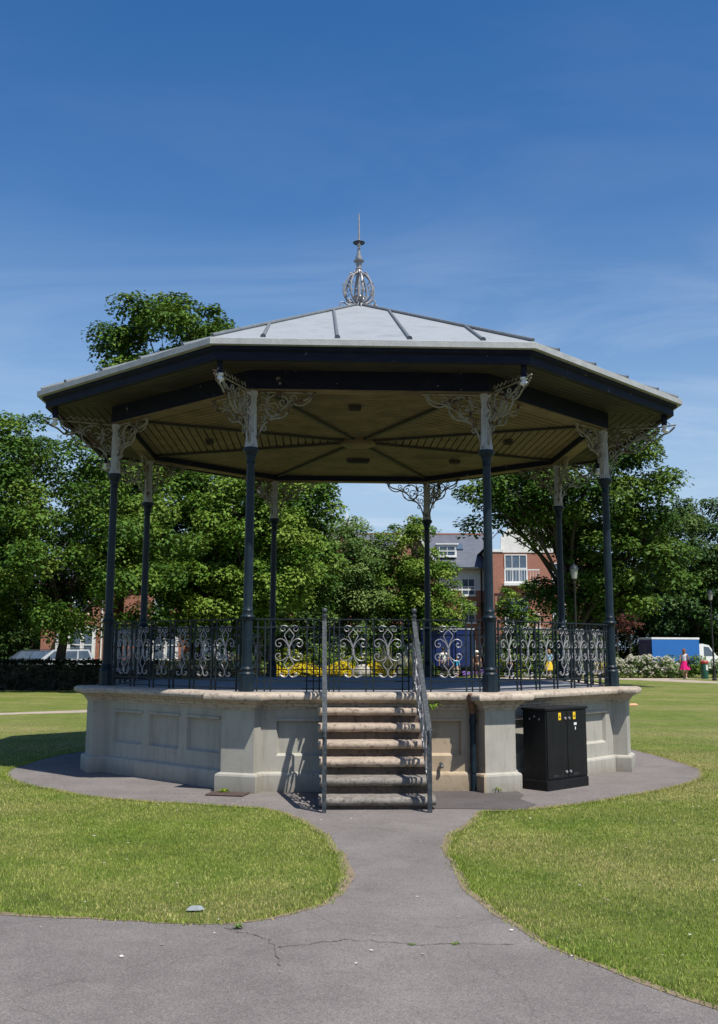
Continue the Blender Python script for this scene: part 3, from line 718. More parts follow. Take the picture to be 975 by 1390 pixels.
def fast_mesh(name,verts,nper,m,tint=None):
    nv=len(verts); nf=nv//nper; me=bpy.data.meshes.new(name)
    me.vertices.add(nv); me.vertices.foreach_set('co',np.ascontiguousarray(verts,dtype=np.float32).ravel())
    me.loops.add(nv); me.loops.foreach_set('vertex_index',np.arange(nv,dtype=np.int32))
    me.polygons.add(nf); me.polygons.foreach_set('loop_start',np.arange(0,nv,nper,dtype=np.int32))
    me.update(calc_edges=True)
    if tint is not None:
        at=me.attributes.new('tint','FLOAT','FACE'); at.data.foreach_set('value',np.ascontiguousarray(tint,dtype=np.float32))
    me.materials.append(m); return me
def blades(regions,seed):
    r=np.random.default_rng(seed); V=[];T=[]
    for (x0,x1,y0,y1,dens,h,wd) in regions:
        n=int((x1-x0)*(y1-y0)*dens); x=r.uniform(x0,x1,n); y=r.uniform(y0,y1,n)
        k=~in_poly(x,y,pathpoly)&(x*x+y*y>3.9**2)&((y<-3.5)|(r.random(n)>(y+3.5)/11.5))&(r.random(n)>(np.abs(x)-4.2)/4.6); x=x[k];y=y[k]; n=len(x)
        hh=h*r.uniform(.55,1.25,n); a=r.uniform(0,2*PI,n); lean=r.uniform(.1,.75,n)*hh; la=r.uniform(0,2*PI,n)
        dx=np.cos(a)*wd*.5; dy=np.sin(a)*wd*.5
        v=np.zeros((n,3,3)); v[:,0]=np.stack([x-dx,y-dy,np.zeros(n)],1); v[:,1]=np.stack([x+dx,y+dy,np.zeros(n)],1)
        v[:,2]=np.stack([x+np.cos(la)*lean,y+np.sin(la)*lean,hh],1); V.append(v.reshape(-1,3)); T.append(r.random(n))
    # ragged fringe hanging over the path edges, drier than the rest
    for edge,seg in ((redge,-1),(ledge,-1)):
        for (a,b) in zip(edge,edge[1:]):
            L=math.dist(a,b)
            if L>3 or a[1]>2: continue
            n=int(L*420); t=r.random(n); nx,ny=(b[1]-a[1])/L,-(b[0]-a[0])/L
            off=r.normal(.015,.03,n)
            x=a[0]+(b[0]-a[0])*t-seg*(-1)*nx*off*(1); y=a[1]+(b[1]-a[1])*t-seg*(-1)*ny*off
            hh=r.uniform(.012,.038,n); an=r.uniform(0,2*PI,n); la=r.uniform(0,2*PI,n); wd=.008
            v=np.zeros((n,3,3)); v[:,0]=np.stack([x-np.cos(an)*wd*.5,y-np.sin(an)*wd*.5,np.zeros(n)],1); v[:,1]=np.stack([x+np.cos(an)*wd*.5,y+np.sin(an)*wd*.5,np.zeros(n)],1)
            v[:,2]=np.stack([x+np.cos(la)*hh*.7,y+np.sin(la)*hh*.7,hh],1); V.append(v.reshape(-1,3)); T.append(np.clip(r.normal(.45,.22,n),0,.9))
    V=np.concatenate(V);T=np.concatenate(T)
    o=bpy.data.objects.new('grass',fast_mesh('grass',V,3,M['blades'],T)); C.objects.link(o)
    tag(o,'short mown grass, patchy green and straw, beside the asphalt path','grass',kind='stuff')
blades([(-4.6,.5,-9.6,-6.5,5200,.019,.0052),(-6.4,0,-6.5,-3.5,3600,.019,.0062),(-8.5,-2.5,-3.5,8,1700,.02,.008),(.8,8,-14,-6.5,5200,.019,.0052),(1.0,9,-6.5,-3.5,3600,.019,.0062),(2.6,9.5,-3.5,8,1700,.02,.008)],5)
def soil_edge(edge,seg,name):
    mb=MB(); r=random.Random(9+seg); L=0; w=.05
    pts=[e for e in edge if e[1]<2.2 and abs(e[0])<7]
    for i,(a,b) in enumerate(zip(pts,pts[1:])):
        d=math.dist(a,b)
        if d<1e-6: continue
        w=min(.13,max(.015,w+r.uniform(-.022,.022))); nx,ny=(b[1]-a[1])/d,-(b[0]-a[0])/d
        mb.v+=[(a[0]-nx*w*.3,a[1]-ny*w*.3,.0065),(a[0]+nx*w*.75,a[1]+ny*w*.75,.0065)]
    n=len(mb.v)//2
    mb.f+=[(2*i,2*i+1,2*i+3,2*i+2) for i in range(n-1)]
    o=mb.build(name,M['soil'],None,fix=False); o['kind']='structure'
M['soil']=pm('dry_soil_edge',(.21,.16,.10),(.13,.10,.065),18,.95,bs=.6,bscale=80)
soil_edge(redge,1,'soil_edge'); soil_edge(ledge,2,'soil_edge')
def crack(pts,w,seed):
    r=random.Random(seed); p=[(x+r.uniform(-.02,.02),y+r.uniform(-.02,.02)) for x,y in smooth2(pts,7)]; mb=MB()
    for i,(a,b) in enumerate(zip(p,p[1:])):
        d=math.dist(a,b); nx,ny=(b[1]-a[1])/d,-(b[0]-a[0])/d; q=w*r.uniform(.3,1.2)
        mb.v+=[(a[0]-nx*q,a[1]-ny*q,.0085),(a[0]+nx*q,a[1]+ny*q,.0085)]
    n=len(mb.v)//2; mb.f+=[(2*i,2*i+1,2*i+3,2*i+2) for i in range(n-1)]
    o=mb.build('path_crack',M['crack'],None,fix=False); o['kind']='structure'
M['crack']=pm('dirt_filled_crack',(.085,.075,.065),(.11,.10,.08),30,.95)
crack([(-.62,-9.62),(-.45,-9.75),(-.30,-9.95),(-.25,-10.4)],.004,1); crack([(-.28,-10.0),(-.05,-9.9),(.15,-9.84),(.45,-9.93),(.75,-9.91),(1.05,-9.90)],.0045,2)
def specks(n,seed):
    r=np.random.default_rng(seed); x=np.concatenate([r.uniform(-5,5,n),r.normal(-1.2,1.0,n//4)]); y=np.concatenate([r.uniform(-10.5,-3.9,n),r.normal(-4.6,.35,n//4)]); k=(x*x+y*y>4.15**2); x=x[k];y=y[k]; n=len(x)
    g=~in_poly(x,y,pathpoly); z=np.where(g,.022,.009); s=r.uniform(.006,.016,n); a=r.uniform(0,2*PI,n)
    q=[]
    for j in range(4): q.append(np.stack([x+np.cos(a+j*PI/2)*s,y+np.sin(a+j*PI/2)*s*.7,z+r.uniform(0,.006,n)],1))
    V=np.stack(q,1).reshape(-1,3)
    o=bpy.data.objects.new('fallen_petals',fast_mesh('fallen_petals',V,4,M['petal_fallen'],r.random(n))); C.objects.link(o); tag(o,'fallen pale petals and grit scattered over path and lawn','petals',kind='stuff')
M['petal_fallen']=leafmat('fallen_petal',(.16,.11,.07),(.42,.38,.32),(.62,.60,.56),.05)
specks(240,77)
def flat_bit(name,x,y,r,m,label,cat,z=.006,sq=.5,rz=0,h=.02):
    mb=MB(); n=11; rr=random.Random(int(x*100+y*7))
    top=[(math.cos(2*PI*i/n)*r*rr.uniform(.75,1.15),math.sin(2*PI*i/n)*r*sq*rr.uniform(.75,1.15)) for i in range(n)]
    vs=[(px,py,0) for px,py in top]+[(px*.6,py*.6,h) for px,py in top]
    mb.add(vs,[tuple(range(n-1,-1,-1)),tuple(range(n,2*n))]+[(i,(i+1)%n,n+(i+1)%n,n+i) for i in range(n)])
    o=mb.build(name,m,None,loc=(x,y,z),rz=rz); return tag(o,label,cat)
flat_bit('litter_scrap',-.873,-9.21,.06,pm('pale_plastic_scrap',(.26,.285,.29),(.2,.225,.23),30,.5),'crumpled pale grey scrap of litter lying on the grass near the path','litter',.012,.42,.2,.022)
flat_bit('fallen_leaf',7.97,15.46,.16,pm('dry_leaf',(.55,.30,.16),(.42,.22,.12),9,.7),'dry orange leaf lying on the lawn right of the bandstand','leaf',.02,.7,.5,.05)
mh=MB().bevbox(-.22,.22,-.13,.13,0,.018,.006); o=mh.build('drain_cover',pm('rusty_cast_cover',(.075,.045,.035),(.05,.035,.03),15,.7,bs=.4),None,loc=(-1.40,-3.98,.006),rz=-.2); tag(o,'small rusty drain cover in the asphalt by the left pilaster','drain cover')
def weed(name,x,y,z,n,L,m,label,seed,up=.7):
    r=np.random.default_rng(seed); V=[]
    for i in range(n):
        a=r.uniform(0,2*PI); l=L*r.uniform(.5,1.1); d=np.array([math.cos(a),math.sin(a),0]); p=np.array([-d[1],d[0],0])*l*.11
        m1=d*l*.5+np.array([0,0,l*up*.8]); e=d*l+np.array([0,0,l*up*.45])
        V+= [np.zeros(3)+[0,0,0],m1+p,e,m1-p]
    V=np.array(V); o=bpy.data.objects.new(name,fast_mesh(name,V,4,m,r.random(n))); C.objects.link(o); o.location=(x,y,z); tag(o,label,'weed'); return o
Rz=Matrix.Rotation(TH,4,'Z')
p=Rz@Vector((.735,-3.79,.93)); weed('weed',p.x,p.y,p.z,16,.15,M['leaf_bright'],'small green fern sprouting beside the top of the stone stairs',1)
p=Rz@Vector((-1.66,-3.80,0)); weed('weed',p.x,p.y,p.z,26,.10,M['leaf_lime'],'little yellow green weed at the foot of the left front pilaster',2)
p=Rz@Vector((1.47,-3.72,0)); weed('weed',p.x,p.y,p.z,22,.11,M['leaf_lime'],'tuft of weeds at the foot of the downpipe',3)
weed('weed',-.55,-9.62,.004,40,.045,M['leaf_soft'],'straggly dry tuft growing in the path by the lawn corner',4)
weed('weed',.46,-9.93,.004,16,.032,M['leaf_bright'],'tiny green tuft in the path crack, left of another',5,.3)
weed('weed',.70,-9.91,.004,18,.036,M['leaf_bright'],'tiny green tuft in the path crack, nearest the right lawn',6,.3)

# ================================================================== TREES AND SHRUBS
def clumps(ells,n,rc,r,bottom=None,shell=.62):
    vol=np.array([e[3]*e[4]*e[5] for e in ells]); vol=vol/vol.sum(); out=[];tries=0
    while len(out)<n and tries<n*60:
        tries+=1
        e=ells[r.choice(len(ells),p=vol)]; d=r.normal(size=3); d/=np.linalg.norm(d)
        rad=shell+(1-shell)*r.random()**.7
        if r.random()<.16: rad*=.7
        p=np.array(e[:3])+d*np.array(e[3:6])*rad
        if bottom is not None and p[2]<bottom: continue
        if any(np.sum((p-q[:3])**2)<(rc*.70)**2 for q in out): continue
        out.append(np.array([*p,rc*r.uniform(.7,1.25)]))
    return out
def leaves(cl,nleaf,size,r,flat=.62,upb=.62,spread=1.0):
    V=[];T=[]
    for c in cl:
        n=max(12,int(nleaf*(c[3]**2)*r.uniform(.8,1.15))); d=r.normal(size=(n,3)); d[:,2]+=upb; d/=np.linalg.norm(d,axis=1)[:,None]
        rad=c[3]*(r.random(n)**.33)*spread*(1+.22*np.sin(d[:,0]*5+c[0]*3)*np.cos(d[:,1]*4+c[1]))
        p=c[:3]+d*rad[:,None]*np.array([1,1,flat])
        nr=d*.55+np.array([0,-.12,.80])+r.normal(size=(n,3))*.36; nr/=np.linalg.norm(nr,axis=1)[:,None]
        t=r.normal(size=(n,3))+d*.6; t-=nr*np.sum(t*nr,axis=1)[:,None]; t/=np.linalg.norm(t,axis=1)[:,None]; b=np.cross(nr,t)
        s=size*r.uniform(.6,1.3,n)[:,None]; droop=-nr*s*.18
        q=np.stack([p-t*s*.5+droop,p-b*s*.32,p+t*s*.55+droop,p+b*s*.32],1); V.append(q.reshape(-1,3))
        T.append(np.clip(.5+r.normal(0,.22)+r.normal(0,.19,n),0,1))
    return np.concatenate(V),np.concatenate(T)
def tree(name,label,cat,pos,ells,n,rc,nleaf,size,m,seed,group=None,tr=.3,th=3.,limbs=14,bottom=None,shell=.62,flat=.62):
    r=np.random.default_rng(seed); root=empty(name,pos); tag(root,label,cat,group)
    cl=[[float(q) for q in c] for c in clumps(ells,n,rc,r,bottom,shell)]; cl=[np.array(c) for c in cl]; V,T=leaves(cl,nleaf,size,r,flat)
    o=bpy.data.objects.new('crown',fast_mesh('crown',V,4,m,T)); C.objects.link(o); o.parent=root
    mb=MB(); top=max(e[2]+e[5]*.35 for e in ells); cx=float(np.mean([e[0] for e in ells]));cy=float(np.mean([e[1] for e in ells]))
    spine=[Vector((0,0,-.1)),Vector((.02,0,.35)),Vector((.04,.03,th*.5)),Vector((.06,.0,th)),Vector((cx*.5,cy*.5,(th+top)/2)),Vector((cx,cy,top))]
    sp_=[Vector(q) for q in smooth2([tuple(q) for q in spine],4)]
    mb.tube(sp_,[tr*(1.35 if i==0 else 1.0)*(1-.85*i/(len(sp_)-1))**.9+.015 for i in range(len(sp_))],10)
    ch=sorted(cl,key=lambda c:r.random())[:limbs]
    for c in ch:
        zz=max(th*.8,min(c[2]*.65,top*.9)); f=min(1,max(.0,(zz-th)/(top-th+1e-3)))
        i=int((.55+.40*f)*(len(sp_)-1)); a=sp_[i]; e=Vector([float(q) for q in c[:3]]); k=e-a; mid=a+k*.5+Vector((float(r.normal(0,.25)),float(r.normal(0,.25)),k.length*.10))
        pts=[Vector(q) for q in smooth2([tuple(a),tuple(mid),tuple(e)],4)]
        r0=tr*.42*(1-.6*f); mb.tube(pts,[r0*(1-.82*j/(len(pts)-1)) for j in range(len(pts))],6)
        for _ in range(2):
            e2=e+Vector((r.normal(0,c[3]*.6),r.normal(0,c[3]*.6),r.uniform(-.1,.5)*c[3])); mb.tube([mid,(mid+e2)/2+Vector((0,0,.1)),e2],[r0*.35,r0*.25,r0*.1],5)
    mb.build('trunk',M['bark'],root,smooth=True,fix=False); return root
def shrub(name,label,cat,pos,ells,n,rc,nleaf,size,m,seed,group=None,flowers=None):
    r=np.random.default_rng(seed); root=empty(name,pos); tag(root,label,cat,group)
    cl=clumps(ells,n,rc,r,.08,.5); V,T=leaves(cl,nleaf,size,r,.8); V[:,2]=np.maximum(V[:,2],.02)
    o=bpy.data.objects.new('foliage',fast_mesh('foliage',V,4,m,T)); C.objects.link(o); o.parent=root
    if flowers:
        mf,nf,fs=flowers; idx=r.integers(0,len(cl),nf); P=[]
        for i in idx:
            c=cl[i]; d=r.normal(size=3); d[2]=abs(d[2])+.3; d[1]-=.5; d/=np.linalg.norm(d); P.append([*(c[:3]+d*c[3]*np.array([1,1,.8])*r.uniform(.95,1.12)),fs*r.uniform(.7,1.3)])
        V,T=leaves(np.array(P),14/(fs*fs),fs*.9,r,.8); V[:,2]=np.maximum(V[:,2],.03)
        o=bpy.data.objects.new('blossom',fast_mesh('blossom',V,4,mf,T)); C.objects.link(o); o.parent=root
        o['kind']='stuff'
    mb=MB()
    for c in cl[:10]: mb.tube([(c[0]*.4,c[1]*.4,-.03),(c[0]*.8,c[1]*.8,c[2]*.5),(c[0],c[1],c[2])],[.035,.025,.008],5)
    mb.build('stem',M['bark'],root,fix=False); return root
GT='broadleaf trees round the park'
tree('chestnut_tree','tallest dark green tree, its top rising above the left roof edge','tree',(-8.6,36,0),[(-1.6,0,14.9,4.4,4.4,5.0),(-.6,0,16.0,2.8,3.4,3.9),(.6,0,9.0,6.6,5.5,5.6),(1.6,-1,5.5,5.2,4,3.2),(.6,-1.2,3.3,4.8,3,1.7)],290,1.15,330,.23,M['leaf_chestnut'],11,GT,.42,4.,26,1.7)
tree('chestnut_tree','broad tree left of the bandstand with a thick dark trunk over the hedge','tree',(-12.4,26,0),[(-1.2,1.2,7.2,5.2,4.6,4.4),(1.6,-1.6,5.0,4.2,3.6,2.9),(-3.6,-.5,4.6,3.4,3.4,2.7),(-4.6,.5,3.6,2.6,2.4,2.1)],215,.95,520,.165,M['leaf_chestnut'],12,GT,.27,2.6,22,1.75)
tree('chestnut_tree','rounded green tree at the left picture edge, paler leaves','tree',(-20.5,33,0),[(0,0,7.6,4.6,4.6,4.8),(1,-1,4.8,4.2,4,3)],130,1.1,330,.2,M['leaf_bright'],13,GT,.3,3,16,2.2)
tree('lime_tree','bright leafy tree behind the left rear columns','tree',(-4.9,30,0),[(-.4,0,6.8,2.9,2.6,3.4),(-1.6,-.6,4.2,2.7,2.5,2.5),(.2,0,4.2,2.0,2,2.4)],140,.8,560,.16,M['leaf_bright'],14,GT,.2,2,16,1.5)
tree('cherry_tree','soft grey green tree with fine leaves, left of the bright maple','tree',(-1.9,49.5,0),[(-.6,0,6.4,3.5,3.0,4.0),(-1.9,0,3.9,3.6,2.8,2.9),(1.3,-.4,5.2,2.2,2.2,2.7),(.3,-.3,3.0,2.6,2.2,2.2),(-2.8,0,6.3,2.3,2.0,3.0),(0,-.9,7.1,1.7,1.2,1.4)],260,.8,520,.16,M['leaf_soft'],15,GT,.2,1.8,16,1.0)
tree('maple_tree','bright green maple in front of the slate roofs','tree',(2.75,50,0),[(-.3,0,6.5,2.3,2.2,3.4),(1.2,0,4.6,2.3,2.2,2.6),(-1.3,0,4.7,2.2,2.2,2.8),(.2,-.3,3.0,2.6,2.2,2.0)],160,.78,520,.18,M['leaf_bright'],16,GT,.17,1.6,16,1.0)
tree('chestnut_tree','big spreading tree right of the brick house, sky showing through its branches','tree',(9.3,31.5,0),[(1.0,0,8.9,3.9,4.0,3.9),(-2.2,-.4,8.7,3.0,2.8,1.6),(2.3,0,5.4,2.9,3,2.6),(.9,.4,4.4,2.4,2.8,2.4),(-4.0,-.2,7.7,1.3,1.3,.9)],175,.95,430,.19,M['leaf_deep'],17,GT,.33,2.6,30,1.8,.55)
tree('sycamore_tree','large dark tree at the right picture edge, behind the blue van','tree',(23.8,60,0),[(0,0,8.2,4.2,4,4.2),(1.5,0,5.2,5,4,3.6),(-2,0,5.4,3.4,3.4,3.2)],170,1.15,300,.23,M['leaf_dark'],18,GT,.35,2.6,18,1.9)
tree('sycamore_tree','dark rounded tree behind the big right hand tree','tree',(16.4,66,0),[(0,0,5.2,5,4,3.6),(-4,0,4.2,4,3,3)],140,1.1,300,.24,M['leaf_dark'],19,GT,.3,1.8,12,.9)
tree('sycamore_tree','dark tree mass beyond the right picture edge lamp','tree',(31,63,0),[(0,0,6.5,5,4,5.2)],120,1.2,260,.26,M['leaf_dark'],20,GT,.3,2,10,1)
tree('young_tree','slim young tree in front of the brick and white house','tree',(9.6,52,0),[(0,0,4.2,1.35,1.3,2.0),(.3,0,2.8,1.2,1.2,1.2)],36,.55,420,.2,M['leaf_bright'],21,GT,.09,2,10,1.4)
tree('chestnut_tree','dark green tree in the gap between the tallest left tree and the cherry','tree',(-7.6,47,0),[(0,0,6.0,3.6,3,4.2),(1,0,3.4,3.4,2.8,2.4)],120,1.0,330,.22,M['leaf_dark'],22,GT,.3,2.4,10,1.0)
tree('plum_tree','small purple leaved plum tree behind the right corner column','tree',(16.2,49.5,0),[(0,0,3.3,.8,.8,.75)],14,.42,420,.16,M['leaf_purple'],23,GT,.06,2.2,8,2.4)
tree('golden_tree','small golden leaved tree showing between the right hand trees','tree',(17.4,58,0),[(0,0,5.2,1.0,1.0,1.2)],14,.55,330,.22,M['leaf_lime'],24,GT,.09,3,8,3.6)
# clipped dark hedge, left
def hedge(name,label,x0,x1,y0,y1,h,m,seed,n,size):
    r=np.random.default_rng(seed); root=empty(name,((x0+x1)/2,(y0+y1)/2,0)); tag(root,label,'hedge')
    p=r.uniform([x0-root.location.x,y0-root.location.y,0],[x1-root.location.x,y1-root.location.y,h],(n,3))
    w=r.random(n); p[w<.45,1]=y0-root.location.y+r.normal(0,.04,(w<.45).sum()); p[(w>=.45)&(w<.8),2]=h+r.normal(0,.05,((w>=.45)&(w<.8)).sum())
    nr=r.normal(size=(n,3)); nr/=np.linalg.norm(nr,axis=1)[:,None]; t=r.normal(size=(n,3)); t-=nr*np.sum(t*nr,axis=1)[:,None]; t/=np.linalg.norm(t,axis=1)[:,None]; b=np.cross(nr,t); s=size*r.uniform(.6,1.3,n)[:,None]
    V=np.stack([p-t*s*.5,p-b*s*.3,p+t*s*.5,p+b*s*.3],1).reshape(-1,3); V[:,2]=np.maximum(V[:,2],.01)
    o=bpy.data.objects.new('foliage',fast_mesh('foliage',V,4,m,r.random(n))); C.objects.link(o); o.parent=root
    MB().box(x0-root.location.x+.1,x1-root.location.x-.1,y0-root.location.y+.08,y1-root.location.y-.05,-.02,h-.12).build('twigs',M['bark'],root)
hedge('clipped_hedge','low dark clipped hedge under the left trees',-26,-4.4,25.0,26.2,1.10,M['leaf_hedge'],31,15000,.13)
hedge('tall_hedge','tall dark hedge behind the parked cars at the far left',-36,-21.6,62,63.4,4.2,M['leaf_dark'],32,9000,.34)
GS='shrubs in the flower beds behind the bandstand'
shr=[((14.6,47.0),1.15,.95,'white flowering shrub behind the right corner column'),((16.1,46.8),1.25,1.15,'white flowering shrub, bushiest of the bed on the right'),((17.6,47.0),1.05,1.0,'white flowering shrub left of the woman in the pink skirt')]
for i,((x,y),rx,h,lab) in enumerate(shr):
    shrub('flowering_shrub',lab,'shrub',(x,y,0),[(0,0,h*.45,rx,.8,h*.62)],26,.36,620,.12,M['leaf_soft'],40+i,'white flowering shrubs on the right',(M['petal_white'],230,.085))
shrub('shrub','green spreading shrub behind the woman in the pink skirt','shrub',(19.2,48.0,0),[(0,0,.55,1.6,.9,.75)],30,.42,520,.14,M['leaf_chestnut'],45,GS)
shrub('shrub','grey green low shrub right of the litter bin','shrub',(21.2,47.6,0),[(0,0,.45,1.4,.9,.55)],26,.36,520,.13,M['leaf_soft'],46,GS)
shrub('shrub','golden yellow bush at the foot of the right corner column','shrub',(13.6,45.9,0),[(0,0,.35,.42,.4,.45)],12,.2,1100,.10,M['leaf_yellow'],47,GS)
for i,(x,y,rx,h,mk,lab) in enumerate([(-4.6,45.5,1.3,1.5,'leaf_lime','yellow green shrub behind the left end of the yellow flowers'),(-2.6,45.8,1.2,1.7,'leaf_bright','leafy green shrub behind the middle of the yellow flowers'),(-.7,45.6,1.1,1.5,'leaf_lime','lime green shrub behind the yellow flowers, nearest the spiky plant'),
        (-7.3,45,1.5,1.3,'leaf_soft','grey green shrub left of the yellow flower bed'),(2.9,46.0,.9,1.1,'leaf_chestnut','dark green shrub right of the spiky plant'),(8.2,46.8,1.2,1.3,'leaf_lime','green shrub behind the white haired walker'),(10.2,46.9,1.2,1.2,'leaf_chestnut','green shrub behind the person in the blue dress'),(11.9,46.8,1.2,1.2,'leaf_dark','dark green shrub below the big right hand tree'),
        (-10.2,46,1.6,1.4,'leaf_dark','dark green shrub in front of the left brick houses')]):
    shrub('shrub',lab,'shrub',(x,y,0),[(0,0,h*.45,rx,.8,h*.6)],24,.40,480,.15,M[mk],50+i,GS)
for i,(x,y,rx,h,lab) in enumerate([(-25.5,60,7,4.4,'dark evergreen screen beyond the parked cars on the left'),(20.5,65,6.5,4.2,'dark evergreen screen behind the bright blue van'),(2.0,56,4.4,2.6,'dark evergreen screen behind the maple and the cherry'),(-6.5,56,5.2,2.8,'dark evergreen screen behind the left flower beds'),(12.5,57,4.4,2.6,'dark evergreen screen right of the brick house'),(28,70,8,3.6,'dark evergreen screen behind the right picture edge tree')]):
    shrub('evergreen_screen',lab,'shrub',(x,y,0),[(0,0,h*.45,rx,1.1,h*.6)],150,.62,300,.22,M['leaf_dark'],70+i,'dark evergreen screens at the back of the park')
# carpet of yellow flowers: one low bank, uncountable
def carpet(name,label,poly,h,m,m2,seed,n,size):
    r=np.random.default_rng(seed); xs=[p[0] for p in poly]; ys=[p[1] for p in poly]
    x=r.uniform(min(xs),max(xs),n); y=r.uniform(min(ys),max(ys),n); k=in_poly(x,y,poly); x=x[k];y=y[k]; n=len(x)
    z=h*(.55+.45*np.sin(x*2.1+y*1.3)*np.cos(x*.9-y*2.0))*r.random(n)**.4+.02+h*.35*(y-min(ys))/(max(ys)-min(ys))
    p=np.stack([x,y,z],1); nr=r.normal(size=(n,3))+[0,-.3,.9]; nr/=np.linalg.norm(nr,axis=1)[:,None]; t=r.normal(size=(n,3)); t-=nr*np.sum(t*nr,axis=1)[:,None]; t/=np.linalg.norm(t,axis=1)[:,None]; b=np.cross(nr,t); s=size*r.uniform(.6,1.3,n)[:,None]
    V=np.stack([p-t*s*.5,p-b*s*.4,p+t*s*.5,p+b*s*.4],1).reshape(-1,3)
    o=bpy.data.objects.new(name,fast_mesh(name,V,4,m,r.random(n))); C.objects.link(o); tag(o,label,'flowers',kind='stuff')
carpet('yellow_flowers','bank of bright yellow flowers behind the bandstand',[(-5.9,43.4),(1.3,43.4),(1.5,45.2),(-5.9,45.2)],.75,M['leaf_yellow'],None,81,6500,.12)
carpet('purple_flowers','low patch of violet flowers near the seated visitors',[(5.35,43.9),(6.7,43.9),(6.7,44.6),(5.35,44.6)],.50,M['petal_purple'],None,82,700,.09)
def spiky(pos,label,n,L,seed):
    r=np.random.default_rng(seed); root=empty('spiky_plant',pos); tag(root,label,'plant','spiky plants'); V=[];T=[]
    for i in range(n):
        a=r.uniform(0,2*PI); out=r.uniform(.08,.75); l=L*r.uniform(.65,1.05); d=np.array([math.cos(a)*out,math.sin(a)*out,1.0]); d/=np.linalg.norm(d); pp=np.array([-math.sin(a),math.cos(a),0])*.035
        p0=d*.02; p1=d*l*.55; p2=d*l+np.array([math.cos(a),math.sin(a),-.5])*l*.10*out
        V+=[p0-pp*.6,p0+pp*.6,p1+pp,p1-pp]; V+=[p1-pp,p1+pp,p2+pp*.1,p2-pp*.1]; t=r.random(); T+=[t,t]
    o=bpy.data.objects.new('leaves',fast_mesh('leaves',np.array(V),4,M['leaf_spike'],np.array(T))); C.objects.link(o); o.parent=root
M['leaf_spike']=leafmat('striped_spike_leaf',(.09,.11,.03),(.20,.20,.08),(.38,.34,.16),.2)
spiky((1.1,43.3,0),'large spiky sword leaved plant at the right end of the yellow flowers',70,1.9,91); spiky((2.4,43.6,0),'smaller spiky sword leaved plant, further from the yellow flowers',50,1.5,92)
# pale boulder in the yellow bed
mb=MB(); mb.sphere((0,0,.38),.5,14,9,.85); rr=random.Random(3); mb.v=[(x*rr.uniform(.9,1.05),y*.7,z*rr.uniform(.93,1.04)) for x,y,z in mb.v]
o=mb.build('boulder',pm('pale_stone',(.40,.37,.31),(.30,.28,.24),5,.85,bs=.5,bscale=12),None,smooth=True,loc=(-.35,42.9,0)); tag(o,'pale rounded boulder at the front of the yellow flowers','boulder')

# ================================================================== BUILDINGS
def brickmat(name,a,b_,mortar,scale=6.0):
    m,nt,b=newmat(name); co=objco(nt)
    sp=N(nt,'ShaderNodeSeparateXYZ'); nt.links.new(co,sp.inputs[0])
    ad=N(nt,'ShaderNodeMath',operation='ADD'); nt.links.new(sp.outputs['X'],ad.inputs[0]); nt.links.new(sp.outputs['Y'],ad.inputs[1])
    cb=N(nt,'ShaderNodeCombineXYZ'); nt.links.new(ad.outputs[0],cb.inputs[0]); nt.links.new(sp.outputs['Z'],cb.inputs[1])
    br=N(nt,'ShaderNodeTexBrick'); nt.links.new(cb.outputs[0],br.inputs['Vector'])
    br.inputs['Color1'].default_value=(*a,1); br.inputs['Color2'].default_value=(*b_,1); br.inputs['Mortar'].default_value=(*mortar,1)
    br.inputs['Scale'].default_value=1; br.inputs['Brick Width'].default_value=.225; br.inputs['Row Height'].default_value=.075; br.inputs['Mortar Size'].default_value=.008
    c=mixc(nt,ramp(nt,noise(nt,.8,5,.6,co),[(.35,0.0),(.7,.35)]),br.outputs['Color'],tuple(x*.6 for x in a))
    nt.links.new(c,b.inputs['Base Color']); b.inputs['Roughness'].default_value=.85; return m
M['brick']=brickmat('orange_red_brick',(.36,.12,.065),(.28,.085,.05),(.30,.26,.22))
def slate(name,a,b_):
    m,nt,b=newmat(name); co=objco(nt)
    sp=N(nt,'ShaderNodeSeparateXYZ'); nt.links.new(co,sp.inputs[0])
    cb=N(nt,'ShaderNodeCombineXYZ'); ad=N(nt,'ShaderNodeMath',operation='ADD'); nt.links.new(sp.outputs['Y'],ad.inputs[0]); nt.links.new(sp.outputs['Z'],ad.inputs[1])
    nt.links.new(sp.outputs['X'],cb.inputs[0]); nt.links.new(ad.outputs[0],cb.inputs[1])
    br=N(nt,'ShaderNodeTexBrick'); nt.links.new(cb.outputs[0],br.inputs['Vector'])
    br.inputs['Color1'].default_value=(*a,1); br.inputs['Color2'].default_value=(*b_,1); br.inputs['Mortar'].default_value=(*[x*.5 for x in a],1)
    br.inputs['Brick Width'].default_value=.3; br.inputs['Row Height'].default_value=.22; br.inputs['Mortar Size'].default_value=.01; br.inputs['Scale'].default_value=1
    nt.links.new(mixc(nt,ramp(nt,noise(nt,1.2,4,.6,co),[(.4,0.0),(.7,.3)]),br.outputs['Color'],tuple(x*1.4 for x in a)),b.inputs['Base Color']); b.inputs['Roughness'].default_value=.6; return m
M['slate']=slate('blue_grey_slate',(.095,.105,.13),(.075,.083,.105)); M['slatelight']=slate('pale_grey_slate',(.17,.18,.20),(.14,.15,.17))
M['render']=pm('white_render',(.70,.68,.64),(.60,.58,.54),2,.8)
